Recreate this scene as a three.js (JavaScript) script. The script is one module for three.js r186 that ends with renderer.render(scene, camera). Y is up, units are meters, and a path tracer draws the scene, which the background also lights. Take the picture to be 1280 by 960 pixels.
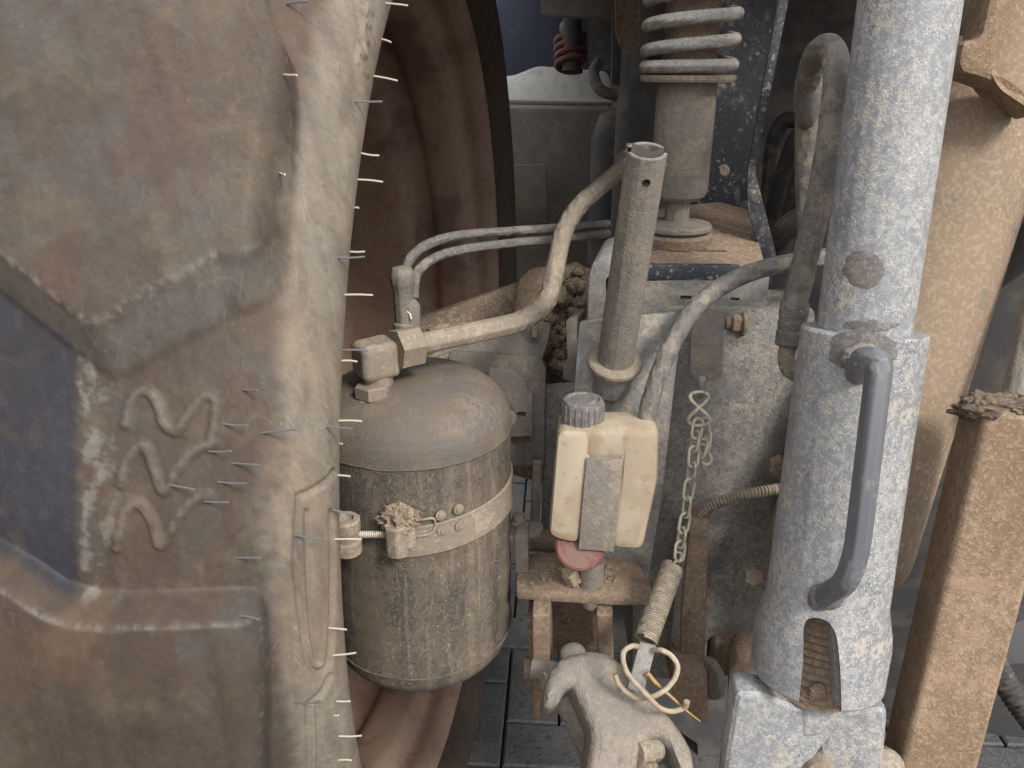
import * as THREE from 'three';
import { mergeGeometries, mergeVertices, toCreasedNormals } from 'three/addons/utils/BufferGeometryUtils.js';
import { RoundedBoxGeometry } from 'three/addons/geometries/RoundedBoxGeometry.js';
import { ImprovedNoise } from 'three/addons/math/ImprovedNoise.js';
import { Brush, Evaluator, SUBTRACTION } from 'three-bvh-csg';

// ------------------------------------------------------------------ camera, sky, sun, exposure
const scene = new THREE.Scene();
const FOC = 984, CAM_Y = 1.38;                       // focal length in photo pixels (1280 x 960)
const camera = new THREE.PerspectiveCamera(2 * Math.atan(480 / FOC) * 180 / Math.PI, 4 / 3, 0.05, 200);
camera.position.set(0, CAM_Y, 0);
camera.rotation.order = 'YXZ';
camera.rotation.y = 0.091;
camera.rotation.x = -22 * Math.PI / 180;
camera.updateMatrixWorld(true);

const SUN_DIR = new THREE.Vector3(0.52, 0.72, 0.62).normalize();
{
  const w = 256, h = 128, data = new Float32Array(w * h * 4);
  const d = new THREE.Vector3();
  for (let j = 0; j < h; j++) for (let i = 0; i < w; i++) {
    const phi = (i + 0.5) / w * Math.PI * 2 - Math.PI, el = ((j + 0.5) / h - 0.5) * Math.PI;
    d.set(Math.cos(el) * Math.cos(phi), Math.sin(el), Math.cos(el) * Math.sin(phi));
    const up = Math.max(0, d.y), g = Math.pow(Math.max(0, d.dot(SUN_DIR)), 6);
    let b = 0.36 + 0.24 * up + 1.1 * g;               // overcast vault, brighter round the veiled sun
    if (d.y < 0) b = 0.16;
    const k = (j * w + i) * 4;
    data[k] = b * 0.98; data[k + 1] = b * 1.0; data[k + 2] = b * 1.02; data[k + 3] = 1;
  }
  const t = new THREE.DataTexture(data, w, h, THREE.RGBAFormat, THREE.FloatType);
  t.mapping = THREE.EquirectangularReflectionMapping; t.magFilter = THREE.LinearFilter; t.minFilter = THREE.LinearFilter; t.needsUpdate = true;
  scene.background = t; scene.environment = t;
}
const sun = new THREE.DirectionalLight(new THREE.Color().setRGB(1, 0.94, 0.84), 1.5);
sun.position.copy(SUN_DIR).multiplyScalar(6); sun.castShadow = true; sun.shadow.radius = 26;
sun.shadow.mapSize.set(2048, 2048);
Object.assign(sun.shadow.camera, { left: -3, right: 3, top: 3, bottom: -3, near: 0.5, far: 14 });
scene.add(sun);

const renderer = new THREE.WebGLRenderer({ antialias: true });
renderer.setSize(1024, 768);
renderer.shadowMap.enabled = true;
renderer.toneMapping = THREE.LinearToneMapping;
renderer.toneMappingExposure = 1.98;

// ------------------------------------------------------------------ small maths
let seed = 7;
const rnd = () => { seed = (seed * 1664525 + 1013904223) >>> 0; return seed / 4294967296; };
const V = (x, y, z) => new THREE.Vector3(x, y, z);
const clamp = (x, a = 0, b = 1) => Math.min(b, Math.max(a, x));
const ss = (a, b, x) => { const t = clamp((x - a) / (b - a)); return t * t * (3 - 2 * t); };
const mix = (a, b, t) => a + (b - a) * t;
const CR = V(1, 0, 0).applyQuaternion(camera.quaternion), CU = V(0, 1, 0).applyQuaternion(camera.quaternion), CF = V(0, 0, -1).applyQuaternion(camera.quaternion);
// W: where a thing seen at photo pixel (u, v) stands when it is d metres deep
const W = (u, v, d) => camera.position.clone().addScaledVector(CR, (u - 640) / FOC * d).addScaledVector(CU, (480 - v) / FOC * d).addScaledVector(CF, d);
const W3 = a => (a.isVector3 ? a : W(a[0], a[1], a[2]));
const pixel = p => { const q = p.clone().sub(camera.position), d = q.dot(CF); return [640 + FOC * q.dot(CR) / d, 480 - FOC * q.dot(CU) / d, d]; };
const px = (n, d) => n * d / FOC;                    // n photo pixels at depth d, in metres
const noise = new ImprovedNoise();
const n3 = (x, y, z) => noise.noise(x + 91.3, y + 47.7, z + 13.1);

// ------------------------------------------------------------------ textures
const TS = 1024, TN = TS * TS;
function fbm(bx, by, oct, sd) {                       // tileable value noise, 0..1
  const out = new Float32Array(TN); let amp = 1, tot = 0;
  for (let o = 0; o < oct; o++) {
    const cx = bx << o, cy = by << o; if (cx > TS / 2 || cy > TS / 2) break;
    let s = (sd * 7919 + o * 104729 + 1) >>> 0;
    const g = new Float32Array(cx * cy); for (let i = 0; i < g.length; i++) { s = (s * 1664525 + 1013904223) >>> 0; g[i] = s / 4294967296; }
    for (let j = 0; j < TS; j++) {
      const y = j * cy / TS, y0 = y | 0, fy = y - y0, wy = fy * fy * (3 - 2 * fy), r0 = y0 * cx, r1 = ((y0 + 1) % cy) * cx;
      for (let i = 0; i < TS; i++) {
        const x = i * cx / TS, x0 = x | 0, fx = x - x0, wx = fx * fx * (3 - 2 * fx), x1 = (x0 + 1) % cx;
        const a = g[r0 + x0] + (g[r0 + x1] - g[r0 + x0]) * wx, b = g[r1 + x0] + (g[r1 + x1] - g[r1 + x0]) * wx;
        out[j * TS + i] += amp * (a + (b - a) * wy);
      }
    }
    tot += amp; amp *= 0.55;
  }
  let lo = 1e9, hi = -1e9; for (let i = 0; i < TN; i++) { const q = out[i] / tot; out[i] = q; if (q < lo) lo = q; if (q > hi) hi = q; }
  for (let i = 0; i < TN; i++) out[i] = (out[i] - lo) / (hi - lo);
  return out;
}
function strokes(count, len, wid, curl, sd, dirSpread = Math.PI, dir0 = 0) {
  const out = new Float32Array(TN); let s = sd >>> 0; const r = () => { s = (s * 1664525 + 1013904223) >>> 0; return s / 4294967296; };
  for (let k = 0; k < count; k++) {
    let x = r() * TS, y = r() * TS, a = dir0 + (r() - 0.5) * 2 * dirSpread; const L = len * (0.3 + 1.4 * r() * r()), w = wid * (0.5 + r()), am = 0.3 + 0.7 * r(), cv = (r() - 0.5) * curl;
    for (let t = 0; t < L; t += 0.7) {
      x += Math.cos(a) * 0.7; y += Math.sin(a) * 0.7; a += cv + (r() - 0.5) * curl * 1.5;
      const R = Math.ceil(w + 0.5);
      for (let dy = -R; dy <= R; dy++) for (let dx = -R; dx <= R; dx++) {
        const q = clamp(w + 0.5 - Math.hypot(dx, dy)); if (q <= 0) continue;
        const i = ((Math.round(y + dy) % TS + TS) % TS) * TS + (Math.round(x + dx) % TS + TS) % TS; if (out[i] < q * am) out[i] = q * am;
      }
    }
  }
  return out;
}
function splats(count, rmin, rmax, sd) {
  const out = new Float32Array(TN); let s = sd >>> 0; const r = () => { s = (s * 1664525 + 1013904223) >>> 0; return s / 4294967296; };
  for (let k = 0; k < count; k++) {
    const x = r() * TS, y = r() * TS, q = r(), R = rmin + (rmax - rmin) * q * q * q * q, am = 0.4 + 0.6 * r(), ex = 0.7 + 0.6 * r(), C = Math.ceil(R * 1.6 + 1);
    for (let dy = -C; dy <= C; dy++) for (let dx = -C; dx <= C; dx++) {
      const f = clamp(R + 0.5 - Math.hypot(dx * ex, dy / ex)) * am; if (f <= 0) continue;
      const i = ((Math.round(y + dy) % TS + TS) % TS) * TS + (Math.round(x + dx) % TS + TS) % TS; if (out[i] < f) out[i] = f;
    }
  }
  return out;
}
const NA = fbm(3, 3, 7, 1), NB = fbm(7, 7, 7, 2), NC = fbm(24, 24, 5, 3), ND = fbm(96, 96, 3, 4), NS = fbm(40, 3, 5, 5), NS2 = fbm(12, 2, 6, 8), NF = fbm(46, 46, 4, 21), NE = fbm(150, 150, 2, 22);
const STR2 = strokes(5200, 9, 1.5, 0.7, 17), STR = strokes(2600, 14, 1.0, 0.5, 11), SCR = strokes(900, 46, 0.7, 0.06, 12, 0.5, Math.PI / 2), SPL = splats(2600, 0.8, 9, 13), PIT = splats(5000, 0.6, 3.5, 14);
const sRGB = x => Math.round(255 * clamp(x <= 0.0031308 ? 12.92 * x : 1.055 * Math.pow(x, 1 / 2.4) - 0.055));
const LUT = new Uint8Array(4097); for (let i = 0; i <= 4096; i++) LUT[i] = sRGB(i / 4096);
// f(i, out): out = [r, g, b, roughness, height], all 0..1, colours linear
function mat(tile, f, { bump = 0.0008, size = TS, rough = true, tileV, ...rest } = {}) {
  const st = TS / size, c = new Uint8Array(size * size * 4), b = new Uint8Array(size * size * 4), r = rough ? new Uint8Array(size * size * 4) : null, o = [0, 0, 0, 0.8, 0.5];
  for (let j = 0; j < size; j++) for (let i = 0; i < size; i++) {
    const k = (j * size + i) * 4; o[3] = 0.8; o[4] = 0.5; f(j * st * TS + i * st, o);
    for (let q = 0; q < 3; q++) c[k + q] = LUT[(clamp(o[q]) * 4096) | 0];
    c[k + 3] = 255; const hh = clamp(o[4]) * 255; b[k] = b[k + 1] = b[k + 2] = hh; b[k + 3] = 255;
    if (r) { r[k] = r[k + 1] = r[k + 2] = clamp(o[3]) * 255; r[k + 3] = 255; }
  }
  const tex = (d, s) => { const t = new THREE.DataTexture(d, size, size, THREE.RGBAFormat); t.wrapS = t.wrapT = THREE.RepeatWrapping; t.magFilter = THREE.LinearFilter; t.minFilter = THREE.LinearFilter; if (s) t.colorSpace = THREE.SRGBColorSpace; t.repeat.set(1 / tile, 1 / (tileV || tile)); t.needsUpdate = true; return t; };
  const m = new THREE.MeshPhysicalMaterial({ map: tex(c, true), bumpMap: tex(b), bumpScale: bump, roughness: 1, metalness: 0, side: THREE.DoubleSide, ...rest });
  if (r) m.roughnessMap = tex(r); else m.roughness = rest.roughness ?? 0.85;
  return m;
}
const lay = (o, c, t) => { o[0] += (c[0] - o[0]) * t; o[1] += (c[1] - o[1]) * t; o[2] += (c[2] - o[2]) * t; };
const TAN = [0.40, 0.30, 0.21], PALE = [0.55, 0.48, 0.38], MUD = [0.15, 0.105, 0.072], NAVY = [0.032, 0.037, 0.055], DUST = [0.29, 0.225, 0.165];
const M = {};
// blue grey painted lift rod: rubbed paint under dense pale mud dabs
const off = (F, i, y, x = 0) => F[(i + y * TS + x) % TN];
M.rod = mat(0.24, (i, o) => {
  const a = NA[i], b = NB[i], c = NF[i], d = ND[i], e = NE[i];
  o[0] = 0.225; o[1] = 0.23; o[2] = 0.252; lay(o, [0.125, 0.132, 0.16], ss(0.44, 0.66, a * 0.35 + b * 0.35 + c * 0.15 + e * 0.15) * 0.8);
  const dust = ss(0.38, 0.62, a * 0.25 + c * 0.4 + e * 0.35) * 0.6; lay(o, [0.43, 0.42, 0.40], dust);
  const fl = STR2[i] * ss(0.32, 0.56, b * 0.3 + a * 0.4 + c * 0.3); lay(o, [0.62, 0.60, 0.55], fl * 0.7);
  const tn = ss(0.56, 0.70, off(NB, i, 300, 77) * 0.4 + c * 0.35 + e * 0.25); lay(o, [0.43, 0.375, 0.30], tn * 0.6);
  lay(o, [0.64, 0.61, 0.55], STR[i] * ss(0.38, 0.58, a) * 0.85); lay(o, [0.12, 0.125, 0.15], ss(0.62, 0.78, e * 0.6 + off(NF, i, 611) * 0.4) * 0.55); lay(o, [0.6, 0.58, 0.53], SCR[i] * 0.35);
  o[3] = 0.36 + 0.36 * Math.max(dust, tn, fl); o[4] = 0.35 + 0.3 * fl + 0.2 * tn * c + 0.2 * e * dust + 0.1 * d;
}, { bump: 0.0008 });
M.blue = mat(0.27, (i, o) => {                         // the same paint, cleaner
  const b = NB[i], c = NF[i], d = ND[i];
  o[0] = 0.13; o[1] = 0.134; o[2] = 0.15; lay(o, [0.27, 0.255, 0.24], ss(0.5, 0.72, b * 0.5 + c * 0.5) * 0.7); lay(o, PALE, STR[i] * ss(0.5, 0.7, b) * 0.7);
  o[3] = 0.24 + 0.3 * c; o[4] = 0.5 + 0.06 * d;
}, { bump: 0.0004, size: 512 });
M.burnt = mat(0.2, (i, o) => { const c = NF[i], e = NE[i]; o[0] = 0.13; o[1] = 0.122; o[2] = 0.122; lay(o, [0.26, 0.235, 0.21], ss(0.45, 0.65, c * 0.5 + e * 0.5) * 0.7); lay(o, [0.22, 0.165, 0.125], ss(0.58, 0.7, NB[i] * 0.5 + c * 0.5) * 0.35); o[4] = 0.4 + 0.3 * e; }, { bump: 0.0006, size: 512, rough: false, roughness: 0.6 });
M.navy = mat(0.36, (i, o) => {                         // almost black plate with dried white splashes
  const a = NA[i], b = NB[i], c = NF[i], d = ND[i], e = NE[i];
  o[0] = 0.040; o[1] = 0.043; o[2] = 0.055; lay(o, [0.12, 0.115, 0.11], ss(0.45, 0.7, b * 0.5 + c * 0.5) * 0.7);
  lay(o, [0.5, 0.49, 0.46], Math.max(SPL[i], STR2[i] * 0.5) * ss(0.42, 0.62, a * 0.6 + c * 0.4) * 0.45); lay(o, [0.3, 0.27, 0.23], ss(0.58, 0.72, e * 0.4 + b * 0.3 + c * 0.3) * 0.55); lay(o, PALE, STR[i] * ss(0.5, 0.65, b) * 0.6);
  o[3] = 0.5 + 0.3 * b; o[4] = 0.4 + 0.4 * SPL[i] + 0.15 * e;
}, { bump: 0.0007 });
M.plate = mat(0.22, (i, o) => {                        // blue grey bracket steel under dust
  const a = NA[i], b = NB[i], c = NF[i], d = ND[i], e = NE[i];
  o[0] = 0.20; o[1] = 0.20; o[2] = 0.205; lay(o, [0.065, 0.068, 0.08], ss(0.52, 0.66, off(NB, i, 155) * 0.25 + c * 0.35 + e * 0.4) * 0.6);
  lay(o, [0.31, 0.285, 0.25], ss(0.40, 0.66, a * 0.35 + off(NF, i, 333) * 0.35 + e * 0.3) * 0.75); lay(o, [0.40, 0.33, 0.255], ss(0.54, 0.7, b * 0.6 + c * 0.4) * 0.7);
  lay(o, [0.58, 0.55, 0.49], Math.max(STR[i], STR2[i] * 0.6, PIT[i] * 0.8) * ss(0.4, 0.6, a * 0.5 + b * 0.5) * 0.75); lay(o, [0.22, 0.11, 0.06], ss(0.76, 0.82, off(NC, i, 400)) * 0.4);
  o[3] = 0.62 + 0.25 * a; o[4] = 0.35 + 0.25 * PIT[i] + 0.25 * e + 0.2 * c;
}, { bump: 0.0009 });
M.tank = mat(0.32, (i, o) => {                         // black tank under a streaked tan film
  const a = NA[i], b = NB[i], c = NF[i], d = ND[i], e = NE[i], s = NS[i], s2 = NS2[i];
  o[0] = 0.12; o[1] = 0.096; o[2] = 0.073; lay(o, [0.175, 0.137, 0.102], ss(0.42, 0.66, s * 0.45 + b * 0.25 + e * 0.3) * 0.9);
  const dk = ss(0.47, 0.62, e * 0.30 + s2 * 0.25 + s * 0.22 + c * 0.13 + a * 0.10); lay(o, [0.05, 0.047, 0.047], dk * 0.75);
  lay(o, [0.26, 0.212, 0.16], ss(0.60, 0.78, s) * 0.3); lay(o, PALE, Math.max(SCR[i] * 0.4, PIT[i] * ss(0.5, 0.65, b) * 0.5));
  o[3] = 0.82 - 0.2 * dk; o[4] = 0.6 - 0.3 * dk + 0.25 * e;
}, { bump: 0.0008 });
M.dome = mat(0.26, (i, o) => {                         // thick settled dust with worn dark flecks
  const a = NA[i], b = NB[i], c = NF[i], d = ND[i], e = NE[i];
  o[0] = 0.14; o[1] = 0.112; o[2] = 0.086; lay(o, [0.19, 0.148, 0.11], ss(0.4, 0.65, b * 0.6 + c * 0.4)); lay(o, [0.145, 0.12, 0.098], ss(0.48, 0.7, c * 0.6 + e * 0.4) * 0.7);
  const dk = ss(0.50, 0.61, e * 0.42 + c * 0.28 + off(NB, i, 200, 400) * 0.30); lay(o, [0.10, 0.10, 0.105], dk * 0.75);
  o[3] = 0.88 - 0.2 * dk; o[4] = 0.6 - 0.3 * dk + 0.3 * e;
}, { bump: 0.0009 });
M.pipe = mat(0.18, (i, o) => {                         // pale dusty zinc
  const a = NA[i], b = NB[i], c = NF[i], d = ND[i], e = NE[i];
  o[0] = 0.245; o[1] = 0.20; o[2] = 0.154; lay(o, [0.345, 0.288, 0.225], ss(0.46, 0.64, b * 0.3 + c * 0.4 + e * 0.3)); lay(o, [0.20, 0.17, 0.14], ss(0.52, 0.7, off(NF, i, 222) * 0.6 + a * 0.4) * 0.6);
  lay(o, [0.1, 0.09, 0.085], PIT[i] * ss(0.45, 0.65, a) * 0.6); o[3] = 0.78; o[4] = 0.4 + 0.35 * e + 0.2 * c;
}, { bump: 0.0008, size: 512 });
M.casting = mat(0.24, (i, o) => {                      // grey brown cast iron
  const a = NA[i], b = NB[i], c = NF[i], d = ND[i], e = NE[i];
  o[0] = 0.205; o[1] = 0.18; o[2] = 0.155; lay(o, [0.285, 0.235, 0.185], ss(0.42, 0.66, b * 0.6 + c * 0.4) * 0.8); lay(o, [0.145, 0.132, 0.122], ss(0.46, 0.66, a * 0.35 + off(NF, i, 444) * 0.45 + e * 0.2) * 0.7);
  lay(o, [0.36, 0.305, 0.245], ss(0.56, 0.8, e) * 0.4); lay(o, [0.46, 0.41, 0.34], STR[i] * ss(0.5, 0.65, b) * 0.6); lay(o, [0.08, 0.07, 0.065], PIT[i] * ss(0.5, 0.65, b) * 0.6);
  o[3] = 0.8; o[4] = 0.35 + 0.4 * e + 0.3 * c;
}, { bump: 0.0011 });
M.brown = mat(0.34, (i, o) => {                        // baked on brown dust
  const a = NA[i], b = NB[i], c = NF[i], d = ND[i], e = NE[i];
  o[0] = 0.235; o[1] = 0.157; o[2] = 0.102; lay(o, [0.31, 0.218, 0.143], ss(0.4, 0.66, b * 0.5 + c * 0.5)); lay(o, [0.19, 0.132, 0.086], ss(0.48, 0.7, a * 0.5 + off(NF, i, 123) * 0.5) * 0.7);
  lay(o, [0.46, 0.37, 0.27], Math.max(STR[i] * 0.4, PIT[i] * 0.35) * ss(0.45, 0.62, off(NB, i, 99))); lay(o, [0.45, 0.35, 0.25], ss(0.56, 0.8, e) * 0.4); lay(o, [0.12, 0.085, 0.06], ss(0.62, 0.8, off(NE, i, 70)) * 0.35);
  o[3] = 0.88; o[4] = 0.35 + 0.45 * e + 0.2 * c;
}, { bump: 0.0011 });
M.cover = mat(0.5, (i, o) => {                         // dark steel tube with tan dust lying in patches
  const a = NA[i], b = NB[i], c = NF[i], d = ND[i], e = NE[i];
  o[0] = 0.125; o[1] = 0.112; o[2] = 0.10; const t = ss(0.24, 0.56, a * 0.60 + b * 0.2 + c * 0.1 + e * 0.1); lay(o, [0.275, 0.198, 0.135], t * 0.9); lay(o, [0.42, 0.33, 0.24], ss(0.5, 0.75, e) * 0.35 * t);
  lay(o, PALE, STR[i] * ss(0.6, 0.72, b) * 0.8); lay(o, [0.09, 0.08, 0.075], SCR[i] * 0.5); o[3] = 0.62 + 0.25 * t; o[4] = 0.45 + 0.25 * e + 0.15 * t;
}, { bump: 0.0007 });
M.panel = mat(0.26, (i, o) => {                        // grey casting flank, mottled
  const a = NA[i], b = NB[i], c = NF[i], d = ND[i], e = NE[i];
  o[0] = 0.155; o[1] = 0.147; o[2] = 0.138; lay(o, [0.28, 0.26, 0.232], ss(0.40, 0.66, c * 0.4 + a * 0.3 + e * 0.3) * 0.65); lay(o, [0.065, 0.07, 0.08], ss(0.5, 0.64, off(NF, i, 511, 17) * 0.4 + b * 0.25 + off(NE, i, 50) * 0.35) * 0.6);
  lay(o, [0.33, 0.28, 0.225], ss(0.52, 0.72, b * 0.5 + off(NF, i, 700) * 0.3 + e * 0.2) * 0.5); lay(o, [0.55, 0.52, 0.47], Math.max(STR[i] * 0.6, STR2[i] * 0.35, PIT[i] * 0.5) * ss(0.42, 0.6, a * 0.5 + b * 0.5));
  o[3] = 0.72; o[4] = 0.35 + 0.3 * e + 0.3 * c;
}, { bump: 0.0012 });
M.cream = mat(0.3, (i, o) => {                         // yellowed plastic with rubbed in dirt
  const a = NA[i], b = NB[i], c = NC[i], d = ND[i];
  o[0] = 0.36; o[1] = 0.288; o[2] = 0.207; lay(o, [0.30, 0.22, 0.145], ss(0.46, 0.68, b * 0.4 + NF[i] * 0.4 + NE[i] * 0.2) * 0.8); lay(o, [0.48, 0.42, 0.33], ss(0.5, 0.7, a) * 0.5);
  lay(o, [0.3, 0.2, 0.12], Math.max(ss(0.62, 0.8, NE[i] * 0.5 + NF[i] * 0.5) * 0.45, PIT[i] * ss(0.55, 0.7, b) * 0.5)); o[3] = 0.52 + 0.3 * b; o[4] = 0.5 + 0.1 * d + 0.1 * c;
}, { bump: 0.0005, size: 512 });
M.rim = mat(0.5, (i, o) => {                           // red wheel paint under brown dust
  const a = NA[i], b = NB[i], c = NC[i], d = ND[i];
  o[0] = 0.24; o[1] = 0.14; o[2] = 0.105; lay(o, [0.31, 0.225, 0.17], ss(0.22, 0.6, b * 0.4 + NF[i] * 0.35 + NE[i] * 0.25) * 0.85); lay(o, [0.10, 0.06, 0.045], ss(0.6, 0.75, a) * 0.5);
  o[3] = 0.7; o[4] = 0.4 + 0.3 * d + 0.2 * c;
}, { bump: 0.0006, size: 512 });
M.tyre = mat(0.55, (i, o) => {                          // dust rubbed over rubber, smeared along the tread; colour multiplies the vertex colours
  const a = NA[i], b = NB[i], c = NC[i], d = ND[i], s = NS2[i], f = NS[i];
  const q = NF[i], e = NE[i];
  const l = 0.62 + 0.10 * (s - 0.5) + 0.14 * (b - 0.5) + 0.20 * (q - 0.5) + 0.24 * (f - 0.5) + 0.20 * (e - 0.5);
  o[0] = l; o[1] = l; o[2] = l; lay(o, [0.90, 0.74, 0.58], ss(0.5, 0.68, off(NB, i, 311) * 0.5 + s * 0.25 + q * 0.25) * 0.35); lay(o, [0.72, 0.56, 0.5], ss(0.52, 0.7, off(NA, i, 611, 50)) * 0.25); lay(o, [0.3, 0.3, 0.32], ss(0.56, 0.7, c * 0.3 + s * 0.35 + q * 0.35) * 0.35);
  lay(o, [1, 0.97, 0.9], Math.max(PIT[i] * 0.6, SCR[i] * 0.85, STR[i] * 0.4) * ss(0.36, 0.58, b));
  o[3] = 0.58 + 0.22 * b; o[4] = 0.4 + 0.22 * c + 0.25 * f + 0.15 * e;
}, { bump: 0.0005, vertexColors: true, specularIntensity: 0.8 });
M.farTyre = mat(0.5, (i, o) => {
  const b = NB[i], c = NC[i], d = ND[i]; o[0] = 0.12; o[1] = 0.095; o[2] = 0.075; lay(o, [0.24, 0.19, 0.145], ss(0.4, 0.7, b * 0.5 + c * 0.5) * 0.8); o[3] = 0.85; o[4] = 0.4 + 0.3 * d + 0.2 * c;
}, { bump: 0.0008, size: 512, rough: false });
M.hose = mat(0.25, (i, o) => {                         // rubber hose, grey dust with scuffs
  const a = NA[i], b = NB[i], c = NC[i], d = ND[i]; o[0] = 0.155; o[1] = 0.143; o[2] = 0.13; lay(o, [0.28, 0.245, 0.20], ss(0.45, 0.7, c * 0.5 + b * 0.5) * 0.8); lay(o, [0.075, 0.073, 0.073], ss(0.5, 0.68, NE[i] * 0.5 + NF[(i + 90 * TS) % TN] * 0.5) * 0.5);
  lay(o, [0.6, 0.53, 0.43], STR[i] * ss(0.5, 0.7, a) * 0.6); o[3] = 0.72; o[4] = 0.4 + 0.3 * d + 0.25 * c;
}, { bump: 0.0008, size: 512, rough: false, roughness: 0.75 });
M.darkHose = mat(0.25, (i, o) => {
  const b = NB[i], c = NC[i], d = ND[i]; o[0] = 0.05; o[1] = 0.047; o[2] = 0.045; lay(o, [0.16, 0.135, 0.11], ss(0.45, 0.75, c * 0.5 + b * 0.5) * 0.7); o[4] = 0.4 + 0.3 * d;
}, { bump: 0.0006, size: 512, rough: false, roughness: 0.8 });
M.paver = mat(0.5, (i, o) => {                         // charcoal concrete block
  const a = NA[i], b = NB[i], c = NC[i], d = ND[i]; const l = 0.098 + 0.05 * (c - 0.5) + 0.07 * (d - 0.5); o[0] = l; o[1] = l * 1.0; o[2] = l * 1.02; lay(o, [0.13, 0.122, 0.115], ss(0.5, 0.8, b) * 0.4); lay(o, [0.3, 0.3, 0.29], PIT[i] * ss(0.62, 0.75, a) * 0.8); lay(o, [0.02, 0.02, 0.022], ss(0.66, 0.8, c) * 0.5);
  o[3] = 0.7; o[4] = 0.3 + 0.5 * d + 0.4 * c - 0.2;
}, { bump: 0.0025 });
M.zinc = mat(0.12, (i, o) => {                         // dirty galvanised chain and wire
  const b = NB[i], c = NC[i], d = ND[i]; o[0] = 0.46; o[1] = 0.41; o[2] = 0.33; lay(o, [0.24, 0.19, 0.14], ss(0.5, 0.7, c * 0.5 + b * 0.5) * 0.8); lay(o, [0.62, 0.58, 0.5], ss(0.6, 0.8, d) * 0.5); o[4] = 0.5 + 0.2 * d;
}, { bump: 0.0003, size: 512, rough: false, roughness: 0.55, metalness: 0.25 });
M.rust = mat(0.2, (i, o) => { const b = NB[i], c = NC[i], d = ND[i]; o[0] = 0.215; o[1] = 0.152; o[2] = 0.11; lay(o, [0.30, 0.22, 0.155], ss(0.42, 0.66, NF[i] * 0.6 + NE[i] * 0.4)); lay(o, [0.135, 0.098, 0.072], ss(0.48, 0.7, b * 0.5 + off(NF, i, 200) * 0.5) * 0.7); lay(o, [0.42, 0.34, 0.26], PIT[i] * 0.5); o[4] = 0.4 + 0.4 * NE[i]; }, { bump: 0.0009, size: 512, rough: false, roughness: 0.9 });
M.mud = mat(0.15, (i, o) => { const b = NB[i], c = NC[i], d = ND[i]; o[0] = 0.24; o[1] = 0.185; o[2] = 0.135; lay(o, [0.35, 0.275, 0.2], ss(0.45, 0.7, c)); lay(o, [0.12, 0.09, 0.065], ss(0.5, 0.7, b * 0.4 + d * 0.6) * 0.8); o[4] = 0.3 + 0.5 * d + 0.2 * c; }, { bump: 0.002, size: 512, rough: false, roughness: 0.95 });
M.darkMud = mat(0.2, (i, o) => { const b = NB[i], c = NC[i], d = ND[i]; o[0] = 0.12; o[1] = 0.088; o[2] = 0.065; lay(o, [0.2, 0.15, 0.11], ss(0.45, 0.7, c)); lay(o, [0.05, 0.04, 0.032], ss(0.5, 0.7, b * 0.4 + d * 0.6) * 0.8); o[4] = 0.3 + 0.5 * d + 0.2 * c; }, { bump: 0.002, size: 512, rough: false, roughness: 0.95 });
M.dark = mat(0.5, (i, o) => { const b = NB[i], c = NC[i], d = ND[i]; o[0] = 0.08; o[1] = 0.078; o[2] = 0.08; lay(o, [0.17, 0.145, 0.12], ss(0.4, 0.75, b * 0.6 + c * 0.4) * 0.7); o[4] = 0.4 + 0.3 * d; }, { bump: 0.0008, size: 512, rough: false, roughness: 0.85 });  // near-black colour carries part of the recess shade
M.pale = mat(0.6, (i, o) => { const b = NB[i], c = NC[i], d = ND[i]; o[0] = 0.70; o[1] = 0.69; o[2] = 0.65; lay(o, [0.45, 0.38, 0.33], ss(0.45, 0.75, b * 0.5 + c * 0.5) * 0.6); lay(o, MUD, PIT[i] * 0.5); o[4] = 0.5 + 0.2 * d; }, { bump: 0.0005, size: 512, rough: false, roughness: 0.7 });  // pale colour holds the daylight falling on the tank shoulder
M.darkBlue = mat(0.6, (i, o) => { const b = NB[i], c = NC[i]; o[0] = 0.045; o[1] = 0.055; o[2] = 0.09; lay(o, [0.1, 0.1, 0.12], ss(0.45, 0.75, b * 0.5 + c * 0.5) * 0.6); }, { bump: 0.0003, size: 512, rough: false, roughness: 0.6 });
M.red = mat(0.2, (i, o) => { const b = NB[i], c = NC[i]; o[0] = 0.15; o[1] = 0.04; o[2] = 0.034; lay(o, [0.17, 0.10, 0.078], ss(0.3, 0.6, b * 0.4 + NF[i] * 0.6) * 0.75); }, { bump: 0.0003, size: 512, rough: false, roughness: 0.6 });
M.whisker = new THREE.MeshStandardMaterial({ color: new THREE.Color().setRGB(0.5, 0.44, 0.36), roughness: 0.6 });
M.darkWhisker = new THREE.MeshStandardMaterial({ color: new THREE.Color().setRGB(0.15, 0.15, 0.155), roughness: 0.5 });
M.straw = new THREE.MeshStandardMaterial({ color: new THREE.Color().setRGB(0.42, 0.25, 0.10), roughness: 0.7 });
M.chalk = new THREE.MeshStandardMaterial({ color: new THREE.Color().setRGB(0.72, 0.70, 0.64), roughness: 0.9 });

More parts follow.
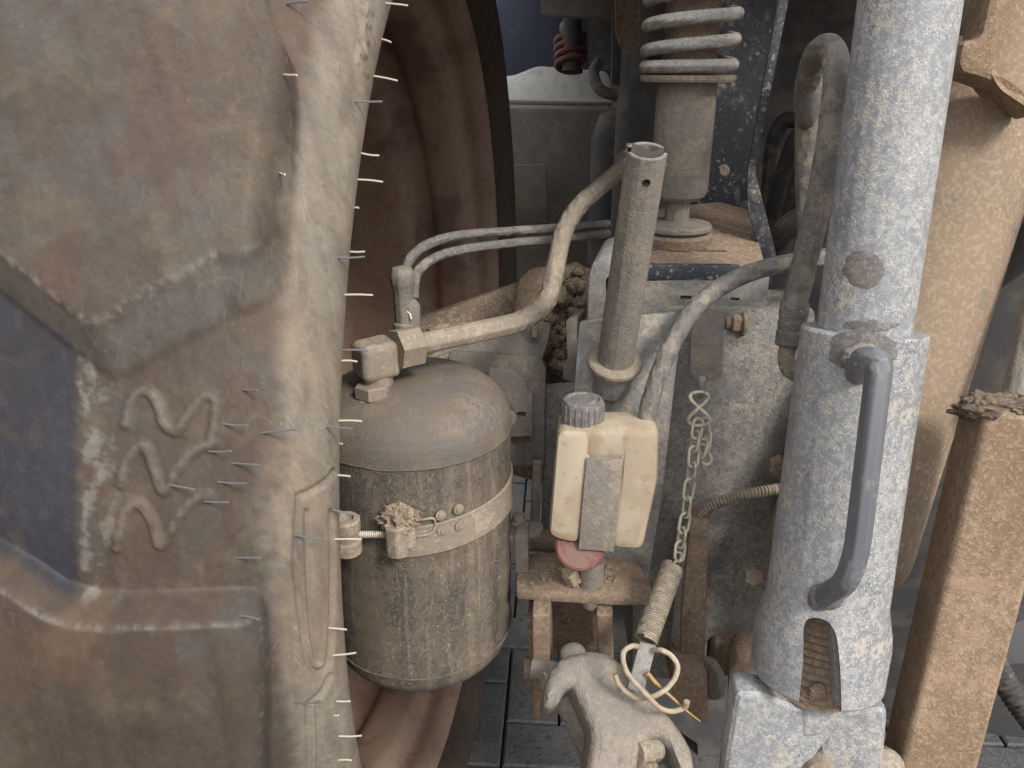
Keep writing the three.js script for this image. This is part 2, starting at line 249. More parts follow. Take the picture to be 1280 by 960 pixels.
// ------------------------------------------------------------------ geometry helpers (all in world coordinates)
function boxUV(g, off = true) {
  let q = g.index ? g.toNonIndexed() : g; const p = q.attributes.position, n = p.count, uv = new Float32Array(n * 2), ou = off ? rnd() * 3 : 0, ov = off ? rnd() * 3 : 0;
  const a = V(), b = V(), c = V(), e = V(), f = V();
  for (let i = 0; i < n; i += 3) {
    a.fromBufferAttribute(p, i); b.fromBufferAttribute(p, i + 1); c.fromBufferAttribute(p, i + 2); e.subVectors(b, a); f.subVectors(c, a); e.cross(f);
    const x = Math.abs(e.x), y = Math.abs(e.y), z = Math.abs(e.z);
    [a, b, c].forEach((w, k) => { const o = (i + k) * 2; if (z >= x && z >= y) { uv[o] = w.x + ou; uv[o + 1] = w.y + ov; } else if (x >= y) { uv[o] = w.z + ou; uv[o + 1] = w.y + ov; } else { uv[o] = w.x + ou; uv[o + 1] = w.z + ov; } });
  }
  q.setAttribute('uv', new THREE.BufferAttribute(uv, 2)); return q;
}
const crease = (g, a = 0.7) => { const q = toCreasedNormals(g, a); return q; };
function jitter(g, amp, freq, sd = 0) {               // uneven cast or worn surface: moves vertices by position, so seams stay closed
  const p = g.attributes.position; for (let i = 0; i < p.count; i++) { const x = p.getX(i) * freq + sd, y = p.getY(i) * freq, z = p.getZ(i) * freq; p.setXYZ(i, p.getX(i) + amp * n3(x, y, z), p.getY(i) + amp * n3(x + 31, y, z), p.getZ(i) + amp * n3(x, y + 57, z)); }
  return g;
}
function roundPoly(pts, r) {                          // pts: Vector2[]; returns a path with rounded corners
  const out = []; const n = pts.length;
  for (let i = 0; i < n; i++) {
    const a = pts[(i + n - 1) % n], b = pts[i], c = pts[(i + 1) % n]; const da = a.clone().sub(b), dc = c.clone().sub(b); const la = da.length(), lc = dc.length();
    const k = Math.min(b.r !== undefined ? b.r : r, la * 0.45, lc * 0.45); if (k < 1e-5) { out.push(b.clone()); continue; }
    const s = b.clone().addScaledVector(da, k / la), e = b.clone().addScaledVector(dc, k / lc); const steps = 5;
    for (let t = 0; t <= steps; t++) { const q = t / steps; out.push(new THREE.Vector2((1 - q) * (1 - q) * s.x + 2 * q * (1 - q) * b.x + q * q * e.x, (1 - q) * (1 - q) * s.y + 2 * q * (1 - q) * b.y + q * q * e.y)); }
  }
  return out;
}
// a plate whose outline is measured on a plane standing at depth d under pixel (u, v) with normal n (towards us); t = thickness behind it
function plate(outline, ref, n, t, { r = 0.004, bevel = 0.0015, holes = [], rh = 0.003, steps = 1, bseg = 2 } = {}) {
  const N = V(...n).normalize(), O = W3(ref), up = Math.abs(N.y) > 0.95 ? V(0, 0, -1) : V(0, 1, 0), ex = up.clone().cross(N).normalize(), ey = N.clone().cross(ex);
  const hit = ([u, v]) => { const dir = W(u, v, 1).sub(camera.position), s = O.clone().sub(camera.position).dot(N) / dir.dot(N); const P = camera.position.clone().addScaledVector(dir, s).sub(O); return new THREE.Vector2(P.dot(ex), P.dot(ey)); };
  const shape = new THREE.Shape(roundPoly(outline.map(hit), r)); for (const h of holes) shape.holes.push(new THREE.Path(roundPoly(h.map(hit), rh)));
  const g = new THREE.ExtrudeGeometry(shape, { depth: Math.max(1e-4, t - 2 * bevel), bevelEnabled: bevel > 0, bevelThickness: bevel, bevelSize: bevel, bevelOffset: -bevel, bevelSegments: bseg, steps, curveSegments: 6 });
  g.translate(0, 0, -t + bevel); g.applyMatrix4(new THREE.Matrix4().makeBasis(ex, ey, N).setPosition(O)); return boxUV(crease(g, 0.5));
}
function bent(pts, r, n = 7) {                        // straight runs with rounded bends
  const P = pts.map(W3), out = [P[0].clone()];
  for (let i = 1; i < P.length - 1; i++) { const a = P[i - 1], b = P[i], c = P[i + 1], da = a.clone().sub(b), dc = c.clone().sub(b), k = Math.min(r, da.length() * 0.48, dc.length() * 0.48); const s = b.clone().addScaledVector(da.normalize(), k), e = b.clone().addScaledVector(dc.normalize(), k); for (let t = 0; t <= n; t++) { const q = t / n; out.push(s.clone().multiplyScalar((1 - q) * (1 - q)).addScaledVector(b, 2 * q * (1 - q)).addScaledVector(e, q * q)); } }
  out.push(P[P.length - 1].clone()); return out;
}
const smooth = (pts, n = 40, closed = false) => new THREE.CatmullRomCurve3(pts.map(W3), closed, 'centripetal').getPoints(n);
function sweep(path, rad, { seg = 16, closed = false, cap = true, sx = 1, bump = 0 } = {}) {   // rad: number or f(t 0..1, metres)
  const n = path.length, rf = typeof rad === 'function' ? rad : () => rad, L = [0]; for (let i = 1; i < n; i++) L.push(L[i - 1] + path[i].distanceTo(path[i - 1]));
  const T = path.map((_, i) => { const a = path[closed ? (i + n - 1) % n : Math.max(0, i - 1)], b = path[closed ? (i + 1) % n : Math.min(n - 1, i + 1)]; return b.clone().sub(a).normalize(); });
  let N = Math.abs(T[0].y) < 0.9 ? V(0, 1, 0) : V(1, 0, 0); N.addScaledVector(T[0], -N.dot(T[0])).normalize();
  const pos = [], uv = [], idx = [], ou = rnd(), ov = rnd(); let R0 = rf(0, 0) || 0.005;
  const rows = closed ? n + 1 : n;
  for (let i = 0; i < rows; i++) {
    const k = i % n; N.addScaledVector(T[k], -N.dot(T[k])).normalize(); const B = T[k].clone().cross(N), r = rf(L[k] / L[n - 1], L[k]);
    for (let j = 0; j <= seg; j++) { const a = j / seg * Math.PI * 2, rr = r * (bump ? 1 + bump * n3(path[k].x * 60 + Math.cos(a) * 1.3, path[k].y * 60 + Math.sin(a) * 1.3, path[k].z * 60) : 1); const p = path[k].clone().addScaledVector(N, Math.cos(a) * rr * sx).addScaledVector(B, Math.sin(a) * rr); pos.push(p.x, p.y, p.z); uv.push(a * R0 + ou, (i < n ? L[k] : L[n - 1]) + ov); }
  }
  for (let i = 0; i < rows - 1; i++) for (let j = 0; j < seg; j++) { const a = i * (seg + 1) + j, b = a + seg + 1; idx.push(a, a + 1, b, b, a + 1, b + 1); }
  if (cap && !closed) for (const e of [0, n - 1]) { const c = pos.length / 3; pos.push(path[e].x, path[e].y, path[e].z); uv.push(ou, ov); for (let j = 0; j < seg; j++) { const a = e * (seg + 1) + j; e ? idx.push(c, a, a + 1) : idx.push(c, a + 1, a); } }
  const g = new THREE.BufferGeometry(); g.setAttribute('position', new THREE.Float32BufferAttribute(pos, 3)); g.setAttribute('uv', new THREE.Float32BufferAttribute(uv, 2)); g.setIndex(idx); g.computeVertexNormals(); return crease(g, 0.9);
}
function turned(A, dir, prof, seg = 28, { ang = 0.6, turn = 0, keep = false } = {}) {           // prof: [metres along dir, radius]
  const O = W3(A), D = dir.clone().normalize(); let N = Math.abs(D.y) < 0.75 ? V(0, 1, 0) : V(0, 0, -1); N.addScaledVector(D, -N.dot(D)).normalize(); const B = D.clone().cross(N);
  const pos = [], uv = [], idx = [], ou = rnd(), ov = rnd(), RM = Math.max(...prof.map(q => q[1])); let L = 0;
  prof.forEach(([t, r], i) => { if (i) L += Math.hypot(t - prof[i - 1][0], r - prof[i - 1][1]); for (let j = 0; j <= seg; j++) { const a = j / seg * Math.PI * 2 + turn; const p = O.clone().addScaledVector(D, t).addScaledVector(N, Math.cos(a) * r).addScaledVector(B, Math.sin(a) * r); pos.push(p.x, p.y, p.z); uv.push(a * RM + ou, -L + ov); } });
  for (let i = 0; i < prof.length - 1; i++) for (let j = 0; j < seg; j++) { const a = i * (seg + 1) + j, b = a + seg + 1; idx.push(a, b, a + 1, b, b + 1, a + 1); }
  const g = new THREE.BufferGeometry(); g.setAttribute('position', new THREE.Float32BufferAttribute(pos, 3)); g.setAttribute('uv', new THREE.Float32BufferAttribute(uv, 2)); g.setIndex(idx); g.computeVertexNormals(); return keep ? g : crease(g, ang);
}
const hex = (A, dir, r, h, c = 0.0012, turn = 0) => turned(A, dir, [[0, 0], [0, r], [h - c, r], [h, r - c * 1.3], [h, 0]], 6, { ang: 0.3, turn });
const disc = (A, dir, r, h, c = 0.001, seg = 28) => turned(A, dir, [[0, 0], [0, r - c], [c, r], [h - c, r], [h, r - c], [h, 0]], seg, { ang: 0.5 });
function block(C, size, basis, r = 0.003) {            // rounded box, basis = [ex, ey, ez]
  const g = new RoundedBoxGeometry(size[0], size[1], size[2], 2, Math.min(r, Math.min(...size) * 0.45)); g.applyMatrix4(new THREE.Matrix4().makeBasis(...(basis || [V(1, 0, 0), V(0, 1, 0), V(0, 0, 1)])).setPosition(W3(C))); return boxUV(g);
}
function bar(A, B, w, h, roll = 0, r = 0.003) {        // square bar between two points; w across, h towards us
  const a = W3(A), b = W3(B), ey = b.clone().sub(a), L = ey.length(); ey.normalize(); const ez = V(0, 0, 1).applyAxisAngle(V(0, 1, 0), roll); ez.addScaledVector(ey, -ez.dot(ey)).normalize(); const ex = ey.clone().cross(ez);
  return block(a.add(b).multiplyScalar(0.5), [w, L, h], [ex, ey, ez], r);
}
function lump(C, rx, ry, rz, amp, freq, det = 4, sd = 0) {
  let g = new THREE.IcosahedronGeometry(1, det * 4); g = mergeVertices(g.deleteAttribute('uv').deleteAttribute('normal')); const p = g.attributes.position, c = W3(C);
  for (let i = 0; i < p.count; i++) { const x = p.getX(i), y = p.getY(i), z = p.getZ(i); const k = 1 + amp * (n3(x * freq + sd, y * freq, z * freq) + 0.5 * n3(x * freq * 2.3 + sd, y * freq * 2.3, z * freq * 2.3) + 0.35 * n3(x * freq * 5 + sd, y * freq * 5, z * freq * 5)); p.setXYZ(i, c.x + x * rx * k, c.y + y * ry * k, c.z + z * rz * k); }
  g.computeVertexNormals(); return boxUV(g);
}
const UP = V(0, 1, 0), BACK = V(0, 0, 1), RIGHT = V(1, 0, 0);

// ------------------------------------------------------------------ objects
const used = {}, anchor = new Map();
const numbered = n => { used[n] = (used[n] ?? -1) + 1; return used[n] ? `${n}_${String(used[n]).padStart(3, '0')}` : n; };
function thing(name, label, category, at, group) {
  const o = new THREE.Group(); o.name = numbered(name); const a = W3(at); o.position.copy(a); anchor.set(o, a); o.userData = { label, category }; if (group) o.userData.group = group; scene.add(o); return o;
}
function part(name, geo, m, parent, label) {
  const a = anchor.get(parent); const g = Array.isArray(geo) ? mergeGeometries(geo.map(q => { const w = q.index ? q.toNonIndexed() : q; for (const k of Object.keys(w.attributes)) if (!['position', 'normal', 'uv', 'color'].includes(k)) w.deleteAttribute(k); return w; })) : geo;
  g.translate(-a.x, -a.y, -a.z); const o = new THREE.Mesh(g, m); o.name = name; o.castShadow = o.receiveShadow = true; parent.add(o); anchor.set(o, a); if (label) o.userData.label = label; return o;
}
function structure(name, geo, m) { const o = new THREE.Mesh(geo, m); o.name = name; o.castShadow = o.receiveShadow = true; o.userData = { kind: 'structure' }; scene.add(o); anchor.set(o, V(0, 0, 0)); return o; }

// ------------------------------------------------------------------ ground and paving
{
  const g = new THREE.PlaneGeometry(60, 60, 1, 1); g.rotateX(-Math.PI / 2); g.translate(0, -0.012, 0); structure('ground', boxUV(g, false), M.darkMud);
  const bed = new THREE.PlaneGeometry(4, 5); bed.rotateX(-Math.PI / 2); bed.translate(0, -0.006, -2); const pav = structure('paving', boxUV(bed, false), M.dark);
  const w = 0.12, gap = 0.006, c0 = camera.position;
  const hitG = (u, v) => { const d = W(u, v, 1).sub(c0); return c0.clone().addScaledVector(d, -c0.y / d.y); };
  const O = hitG(667, 866);                             // centre of a block that points away from us
  const mk = (L, B, k) => { const s = new THREE.Shape([[-L / 2, -B / 2], [L / 2, -B / 2], [L / 2, B / 2], [-L / 2, B / 2]].map(a => new THREE.Vector2(...a))); const q = new THREE.ExtrudeGeometry(s, { depth: 0.03, bevelEnabled: true, bevelSegments: 1, bevelSize: 0.004, bevelOffset: -0.004, bevelThickness: 0.003 }); q.rotateX(-Math.PI / 2); q.translate(0, -0.033, 0); const r = boxUV(q); return r; };
  const gh = [0, 1, 2, 3, 4].map(k => mk(2 * w - gap, w - gap, k)), gv = [0, 1, 2, 3, 4].map(k => mk(w - gap, 2 * w - gap, k));
  let n = 0; const yaw = 0.03;
  for (let i = -14; i < 16; i++) for (let j = -10; j < 14; j++) {
    const m = ((i - j) % 4 + 4) % 4; if (m !== 0 && m !== 3) continue;
    const cx = m === 0 ? i + 1 : i + 0.5, cy = m === 0 ? j + 0.5 : j + 1; const x = (cx - 3.5) * w, z = -(cy - 1) * w;   // block i=3, j=0 sits at O
    const p = V(x, 0, z).applyAxisAngle(UP, yaw).add(O); if (p.x < -0.75 || p.x > 1.25 || p.z > -0.55 || p.z < -2.6) continue;
    const b = new THREE.Mesh((m === 0 ? gh : gv)[n++ % 5], M.paver); b.name = 'paving_block'; b.position.copy(p); b.position.y = 0.028 + (rnd() - 0.5) * 0.003; b.rotation.y = yaw + (rnd() - 0.5) * 0.012; b.rotation.x = (rnd() - 0.5) * 0.01; b.receiveShadow = b.castShadow = true; pav.add(b);
  }
}

// ------------------------------------------------------------------ rear wheel
{
  const toe = 0.02, A = V(Math.cos(toe), 0.003, Math.sin(toe)).normalize(), E1 = UP.clone().addScaledVector(A, -A.y).normalize(), E2 = A.clone().cross(E1).multiplyScalar(-1);
  if (E2.z < 0) E2.multiplyScalar(-1);
  const C = V(-0.187, 0.853, -1.28);
  const ring = (x, r, th) => C.clone().addScaledVector(A, x).addScaledVector(E2, r * Math.cos(th)).addScaledVector(E1, r * Math.sin(th));
  const wheel = thing('rear_wheel', 'huge dusty tractor tyre with chunky lugs on a faded red rim', 'wheel', V(-0.45, 0.0, -1.28));
  // carcass profile from the far side over the tread to the bead facing the axle (x along the axle, 0 = widest bulge)
  const prof = []; const put = (x0, r0, x1, r1, n) => { for (let k = 0; k < n; k++) prof.push([mix(x0, x1, k / n), mix(r0, r1, k / n)]); };
  const key = new THREE.CatmullRomCurve3([[-0.60, 0.66], [-0.605, 0.72], [-0.585, 0.78], [-0.53, 0.808], [-0.40, 0.821], [-0.28, 0.825], [-0.16, 0.822], [-0.085, 0.813], [-0.045, 0.799], [-0.016, 0.776], [0, 0.742], [-0.004, 0.717], [-0.022, 0.699], [-0.046, 0.689], [-0.056, 0.684]].map(a => V(a[0], a[1], 0)), false, 'centripetal');
  const LEN = key.getLength(); const ws = []; { let s = 0; while (s < LEN) { ws.push(s / LEN); const p = key.getPointAt(s / LEN); s += p.x < -0.46 ? 0.02 : p.x < -0.36 ? 0.005 : (p.x > -0.1 && p.y < 0.72) ? 0.008 : 0.0021; } ws.push(1); }
  const ths = []; { let t = -Math.PI; while (t < Math.PI - 1e-6) { ths.push(t); t += (t > -0.55 && t < 1.02) ? 0.0026 : 0.045; } ths.push(Math.PI); }
  const ln = (pts, u) => { if (u <= pts[0][0]) return pts[0][1]; for (let i = 1; i < pts.length; i++) if (u <= pts[i][0]) return mix(pts[i - 1][1], pts[i][1], (u - pts[i - 1][0]) / (pts[i][0] - pts[i - 1][0])); return pts[pts.length - 1][1]; };
  const seg = (p, a, b) => { const x = b[0] - a[0], y = b[1] - a[1], t = clamp(((p[0] - a[0]) * x + (p[1] - a[1]) * y) / (x * x + y * y)); return Math.hypot(p[0] - a[0] - t * x, p[1] - a[1] - t * y); };
  const dpl = (p, pl) => { let m = 1e9; for (let i = 1; i < pl.length; i++) m = Math.min(m, seg(p, pl[i - 1], pl[i])); return m; };
  const cm = pts => new THREE.CatmullRomCurve3(pts.map(a => V(a[0], a[1], 0)), false, 'centripetal').getPoints(pts.length * 5).map(a => [a.x, a.y]);
  const z2 = pts => cm(pts.map(([x, y]) => [x / 2, y / 2 + 480]));
  const waves = [z2([[315, 100], [330, 42], [365, 15], [395, 50], [412, 100], [440, 118], [475, 72], [510, 32], [540, 36], [538, 90], [528, 145]]), z2([[303, 250], [325, 182], [360, 153], [390, 225], [410, 268], [442, 215], [488, 165], [535, 148]]), z2([[293, 408], [315, 322], [347, 298], [385, 350], [400, 402], [450, 330], [490, 285], [520, 280]])];
  const z7 = pts => pts.map(([x, y]) => [x / 7.38 + 420, y / 7.38]);
  const letters = [[[203, 500], [195, 585]], [[203, 545], [247, 655], [285, 690]], [[215, 440], [250, 522], [275, 515], [255, 400]], [[230, 345], [285, 395], [245, 290]], [[262, 190], [305, 248]], [[262, 190], [250, 265]], [[285, 45], [328, 118]], [[285, 45], [280, 120]]].map(z7);
  const grooves = [[[372, 621], [392, 612], [412, 598], [418, 590]], [[374, 622], [370, 700], [378, 780], [386, 828], [396, 840], [408, 836], [413, 815], [416, 720], [415, 640]], [[384, 640], [386, 720], [392, 800], [398, 828]], [[390, 878], [404, 865], [413, 845]], [[398, 880], [400, 930], [398, 990]], [[386, 880], [388, 990]]].map(cm);
  const lugEdge = cm([[-400, 230], [-100, 320], [0, 396], [60, 444], [105, 474], [160, 445], [250, 396], [330, 350], [352, 300], [400, 200]]);
  const lug1R = [[-400, 240], [0, 322], [40, 346], [100, 353], [200, 351], [300, 343], [348, 330], [500, 300]];
  const lug2T = [[-400, 520], [-100, 668], [0, 728], [40, 756], [80, 769], [120, 772], [285, 766], [330, 778]];
  const lug2R = [[760, 290], [790, 309], [860, 313], [960, 314], [1500, 316]];
  const verts = [], cols = [], uvs = [], idx = []; const nw = ws.length; let arc = 0;
  const key2 = ws.map(w => key.getPointAt(w)), tang = ws.map(w => key.getTangentAt(w));
  const BROWN = [0.108, 0.082, 0.064], GREY = [0.122, 0.112, 0.101], BARE = [0.043, 0.043, 0.056], CHALK = [0.30, 0.295, 0.27], SIDE = [0.31, 0.268, 0.218], PINK = [0.122, 0.076, 0.058];
  ths.forEach((th, ti) => {
    for (let k = 0; k < nw; k++) {
      const { x, y: r } = key2[k], nrm = [tang[k].y, -tang[k].x]; if (nrm[1] < 0 && r > 0.78) { nrm[0] *= -1; nrm[1] *= -1; } else if (r <= 0.78 && ((x > -0.3) !== (nrm[0] > 0))) { nrm[0] *= -1; nrm[1] *= -1; }
      const tread = ss(0.782, 0.806, r); let h = 0; const near = th > -0.6 && th < 1.1; let col = BROWN.slice();
      if (near) {
        const [u, v] = pixel(ring(x, r + 0.04, th)), [u0, v0] = pixel(ring(x, r, th));
        if (tread > 0) {
          const rag = 6 * n3(u0 * 0.05, v0 * 0.05, 3) + 3 * n3(u0 * 0.2, v0 * 0.2, 5);
          const d1 = Math.min((ln(lugEdge, u) - v) / 74, (ln(lug1R, v) - u) / 17), d2 = Math.min((v - ln(lug2T, u)) / 22, (ln(lug2R, v) - u) / 15);
          const sc = t => 0.5 * (Math.sqrt(t * t + 0.005) - Math.sqrt((t - 1) * (t - 1) + 0.005) + 1), a = clamp(sc(d1)), b = clamp(sc(d2)); h = 0.033 * Math.max(a, b) * tread * ss(0.0, 0.06, -x);
          let m = 1e9; if (u0 > 130 && u0 < 290 && v0 > 470 && v0 < 700) for (const wv of waves) m = Math.min(m, dpl([u0, v0], wv)); h += 0.0028 * ss(9, 3, m); const ridge = ss(7, 3, m);
          // bare rubber in the well between the lugs, ringed by dried chalky dust; worn grey lug faces
          lay(col, GREY, ss(-0.1, 0.4, n3(u * 0.008, v * 0.008, 2) + 0.5 * n3(u * 0.03, v * 0.03, 9) + (a > 0.9 ? 0.12 : -0.05)) * 0.55);
          lay(col, PINK, ss(0.05, 0.5, n3(u * 0.012, v * 0.005, 22) + 0.4 * n3(u * 0.06, v * 0.02, 4)) * 0.75);
          lay(col, [0.158, 0.124, 0.086], ss(0.12, 0.5, n3(u * 0.011 + 5, v * 0.011, 33) + 0.35 * n3(u * 0.05, v * 0.05, 34)) * 0.6);
          const well = u0 < 300 ? ss(0.5, 0.1, Math.max(a, b)) : 0;
          if (v0 > 320 && v0 < 850) { const e = u0 + rag * 1.2 - 98; const inW = well * ss(6, -8, e); const ringd = ss(0, 6, e) * ss(75, 15, e) * (well); lay(col, CHALK, ringd * ss(-0.35, 0.3, n3(u0 * 0.06, v0 * 0.03, 7) + 0.6 * n3(u0 * 0.16, v0 * 0.16, 8) - e * 0.006) * 0.62); lay(col, BARE, inW * (0.96 - 0.3 * ss(0.15, 0.5, n3(u0 * 0.05, v0 * 0.04, 18) + 0.4 * n3(u0 * 0.2, v0 * 0.2, 6)))); }
          lay(col, [0.195, 0.184, 0.166], 0.8 * ss(0, 0.25, a) * ss(1.0, 0.75, a) * ss(345, 300, u) * ss(-1.2, 0.0, n3(u * 0.05, v * 0.05, 12)));
          lay(col, [0.21, 0.19, 0.165], ridge * 0.55 * ss(-0.5, 0.2, n3(u0 * 0.1, v0 * 0.1, 61))); lay(col, [0.27, 0.25, 0.222], 0.6 * Math.max(ss(0.16, 0.0, Math.abs(d1 - 1)), ss(0.16, 0, Math.abs(d2 - 1))) * ss(-0.25, 0.25, n3(u * 0.09, v * 0.09, 71) + 0.5 * n3(u * 0.3, v * 0.3, 72)));
          const dk = Math.hypot(u - 231, v - 813); lay(col, [0.11, 0.10, 0.10], ss(24, 8, dk + 9 * n3(u * 0.12, v * 0.12, 1)) * 0.75);
        }
        let m = 1e9; if (u0 > 360 && u0 < 480) { if (v0 > 570 && v0 < 1000) for (const wv of grooves) m = Math.min(m, dpl([u0, v0], wv)); if (m < 1e8) h -= 0.0035 * ss(5, 1.0, m); m = 1e9; if (v0 < 110 && u0 > 440) for (const wv of letters) m = Math.min(m, dpl([u0, v0], wv)); h += 0.0026 * ss(3.2, 1.2, m); }
        const sd = ss(0.800, 0.780, r + 0.007 * n3(th * 9, x * 30, 3) + 0.004 * n3(th * 60, x * 60, 5)); lay(col, SIDE, sd * 0.85); lay(col, [0.2, 0.158, 0.124], sd * ss(0.1, 0.5, n3(th * 14, r * 60, 40)) * 0.5);
      } else { const q = Math.sin(th * 22 + (x + 0.3) * 14 * Math.sign(x + 0.3)); h = 0.042 * ss(0.1, 0.35, q) * tread; }
      const P = ring(x + nrm[0] * h * (tread < 1 ? 1 : 0), r + (tread > 0 ? Math.max(h, h * nrm[1]) * (tread < 1 ? nrm[1] : 1) : h * nrm[1]), th);
      verts.push(P.x, P.y, P.z); cols.push(...col); uvs.push(P.x - 0.7 * P.z + 0.31, P.y - 0.7 * P.z + 0.21);
    }
  });
  for (let i = 0; i < ths.length - 1; i++) for (let k = 0; k < nw - 1; k++) { const a = i * nw + k, b = a + nw; idx.push(a, a + 1, b, b, a + 1, b + 1); }
  const g = new THREE.BufferGeometry(); g.setAttribute('position', new THREE.Float32BufferAttribute(verts, 3)); g.setAttribute('color', new THREE.Float32BufferAttribute(cols, 3)); g.setAttribute('uv', new THREE.Float32BufferAttribute(uvs, 2)); g.setIndex(idx); g.computeVertexNormals();
  const tyre = part('tyre', g, M.tyre, wheel);
  console.log('tyre tris', idx.length / 3);
  // rim: flange, bead seat, steps, drop centre, disc
  const rp = [[-0.05, 0.687], [-0.046, 0.695], [-0.04, 0.686], [-0.046, 0.671], [-0.064, 0.661], [-0.091, 0.66], [-0.104, 0.643], [-0.118, 0.631], [-0.166, 0.629], [-0.182, 0.635], [-0.196, 0.649], [-0.221, 0.649], [-0.238, 0.628], [-0.256, 0.611], [-0.336, 0.607], [-0.426, 0.603], [-0.446, 0.573], [-0.446, 0.25], [-0.406, 0.21], [-0.366, 0.16], [-0.356, 0.02]];
  const rc = new THREE.CatmullRomCurve3(rp.map(a => V(a[0], a[1], 0)), false, 'centripetal').getPoints(90), rv = [], ru = [], ri = []; let rl = 0;
  rc.forEach((p, k) => { if (k) rl += p.distanceTo(rc[k - 1]); for (let j = 0; j <= 180; j++) { const th = j / 180 * Math.PI * 2, q = ring(p.x, p.y, th); rv.push(q.x, q.y, q.z); ru.push(rl, th * 0.57); } });
  for (let k = 0; k < rc.length - 1; k++) for (let j = 0; j < 180; j++) { const a = k * 181 + j, b = a + 181; ri.push(a, a + 1, b, b, a + 1, b + 1); }
  const rg = new THREE.BufferGeometry(); rg.setAttribute('position', new THREE.Float32BufferAttribute(rv, 3)); rg.setAttribute('uv', new THREE.Float32BufferAttribute(ru, 2)); rg.setIndex(ri); rg.computeVertexNormals(); part('rim', rg, M.rim, wheel, 'red wheel rim dulled by brown dust');
  // moulding whiskers standing on the rubber
  const mesh = new THREE.Mesh(tyre.geometry, M.tyre); mesh.position.copy(wheel.position); mesh.updateMatrixWorld(true); const rc2 = new THREE.Raycaster();
  const find = (u, v) => { for (let q = 0; q < 40; q += 3) { rc2.set(camera.position, W(u - q, v, 1).sub(camera.position).normalize()); const hit = rc2.intersectObject(mesh)[0]; if (hit && hit.distance < 1.05) return hit.point; } return null; };
  const z1 = a => [a[0] / 2, a[1] / 2, a[2] / 2, a[3] / 2], zb = a => [a[0] / 2, a[1] / 2 + 480, a[2] / 2, a[3] / 2 + 480];
  const light = [[482, 4, 510, 7], [477, 49, 489, 53], [470, 95, 497, 101]].concat([[915, 383, 948, 389], [900, 449, 957, 455], [885, 520, 897, 520], [875, 629, 912, 629], [868, 737, 932, 738], [860, 902, 893, 904], [710, 187, 742, 188], [700, 432, 712, 436]].map(z1), [[853, 92, 905, 93], [848, 150, 856, 150], [845, 228, 876, 231], [838, 388, 904, 388], [822, 610, 867, 614], [835, 678, 890, 672], [842, 793, 876, 793], [835, 828, 847, 828], [848, 880, 904, 879], [848, 940, 880, 941]].map(zb));
  const darkW = [[443, 127, 478, 127]].concat([[715, 10, 770, 4], [843, 644, 912, 642], [862, 875, 920, 876]].map(z1), [[608, 15, 645, 16], [560, 100, 620, 104], [655, 122, 740, 113], [522, 168, 578, 168], [582, 198, 650, 203], [425, 253, 487, 264], [548, 245, 615, 248], [512, 294, 570, 296], [594, 435, 650, 435], [815, 107, 880, 112], [830, 315, 900, 330], [735, 377, 815, 390], [600, 580, 645, 588], [735, 797, 803, 796]].map(zb));
  for (const [list, m] of [[light, M.whisker], [darkW, M.darkWhisker]]) for (const [u0, v0, u1, v1] of list) {
    const p = find(u0, v0); if (!p) continue; const [, , d] = pixel(p); const e = W(u1, v1, d - (u0 > 410 ? 0.002 : 0.012)); const mid = p.clone().lerp(e, 0.55).addScaledVector(CU, (rnd() - 0.5) * 0.0012);
    part('whisker', sweep(smooth([p.clone().lerp(e, -0.06), mid, e], 6), 0.00085, { seg: 6 }), m, tyre);
  }
}

// ------------------------------------------------------------------ more helpers
const csg = new Evaluator(); csg.attributes = ['position', 'normal', 'uv']; csg.useGroups = false;
function cut(g, ...tools) { let b = new Brush(mergeVertices(g, 1e-6)); b.updateMatrixWorld(); for (const t of tools) { const q = new Brush(mergeVertices(t, 1e-6)); q.updateMatrixWorld(); b = csg.evaluate(b, q, SUBTRACTION); } return b.geometry; }
function plumb(P, v) { let lo = -1, hi = 3; for (let i = 0; i < 50; i++) { const m = (lo + hi) / 2; if (pixel(V(P.x, m, P.z))[1] > v) lo = m; else hi = m; } return V(P.x, lo, P.z); }   // the point straight above or below P seen at row v
function onCyl(u, v, A, D, r) {                        // where the ray through a pixel meets a round bar
  const o = camera.position.clone().sub(A), d = W(u, v, 1).sub(camera.position).normalize(); o.addScaledVector(D, -o.dot(D)); const e = d.clone().addScaledVector(D, -d.dot(D)); const a = e.dot(e), b = 2 * e.dot(o), c = o.dot(o) - r * r, q = Math.max(0, b * b - 4 * a * c), t = (-b - Math.sqrt(q)) / (2 * a); return camera.position.clone().addScaledVector(d, t);
}
const radial = (P, A, D) => { const q = P.clone().sub(A); return q.addScaledVector(D, -q.dot(D)).normalize(); };
function stain(cu, cv, ru, rv, A, D, r, sd) {          // thin skin patch of bare paint lying on a round bar
  const pos = [], idx = [], uv = [], R = 5, S = 60; for (let i = 0; i <= R; i++) for (let j = 0; j <= S; j++) { const a = j / S * Math.PI * 2, k = i / R * (1 + 0.30 * n3(Math.cos(a) * 1.2 + sd, Math.sin(a) * 1.2, 1) + 0.10 * n3(Math.cos(a) * 4 + sd, Math.sin(a) * 4, 2)); const p = onCyl(cu + Math.cos(a) * ru * k, cv + Math.sin(a) * rv * k, A, D, r + (i === R ? 0.00005 : 0.0005)); pos.push(p.x, p.y, p.z); uv.push(p.x, p.y); }
  for (let i = 0; i < R; i++) for (let j = 0; j < S; j++) { const a = i * (S + 1) + j, b = a + S + 1; idx.push(a, a + 1, b, b, a + 1, b + 1); } const g = new THREE.BufferGeometry(); g.setAttribute('position', new THREE.Float32BufferAttribute(pos, 3)); g.setAttribute('uv', new THREE.Float32BufferAttribute(uv, 2)); g.setIndex(idx); g.computeVertexNormals(); return g;
}
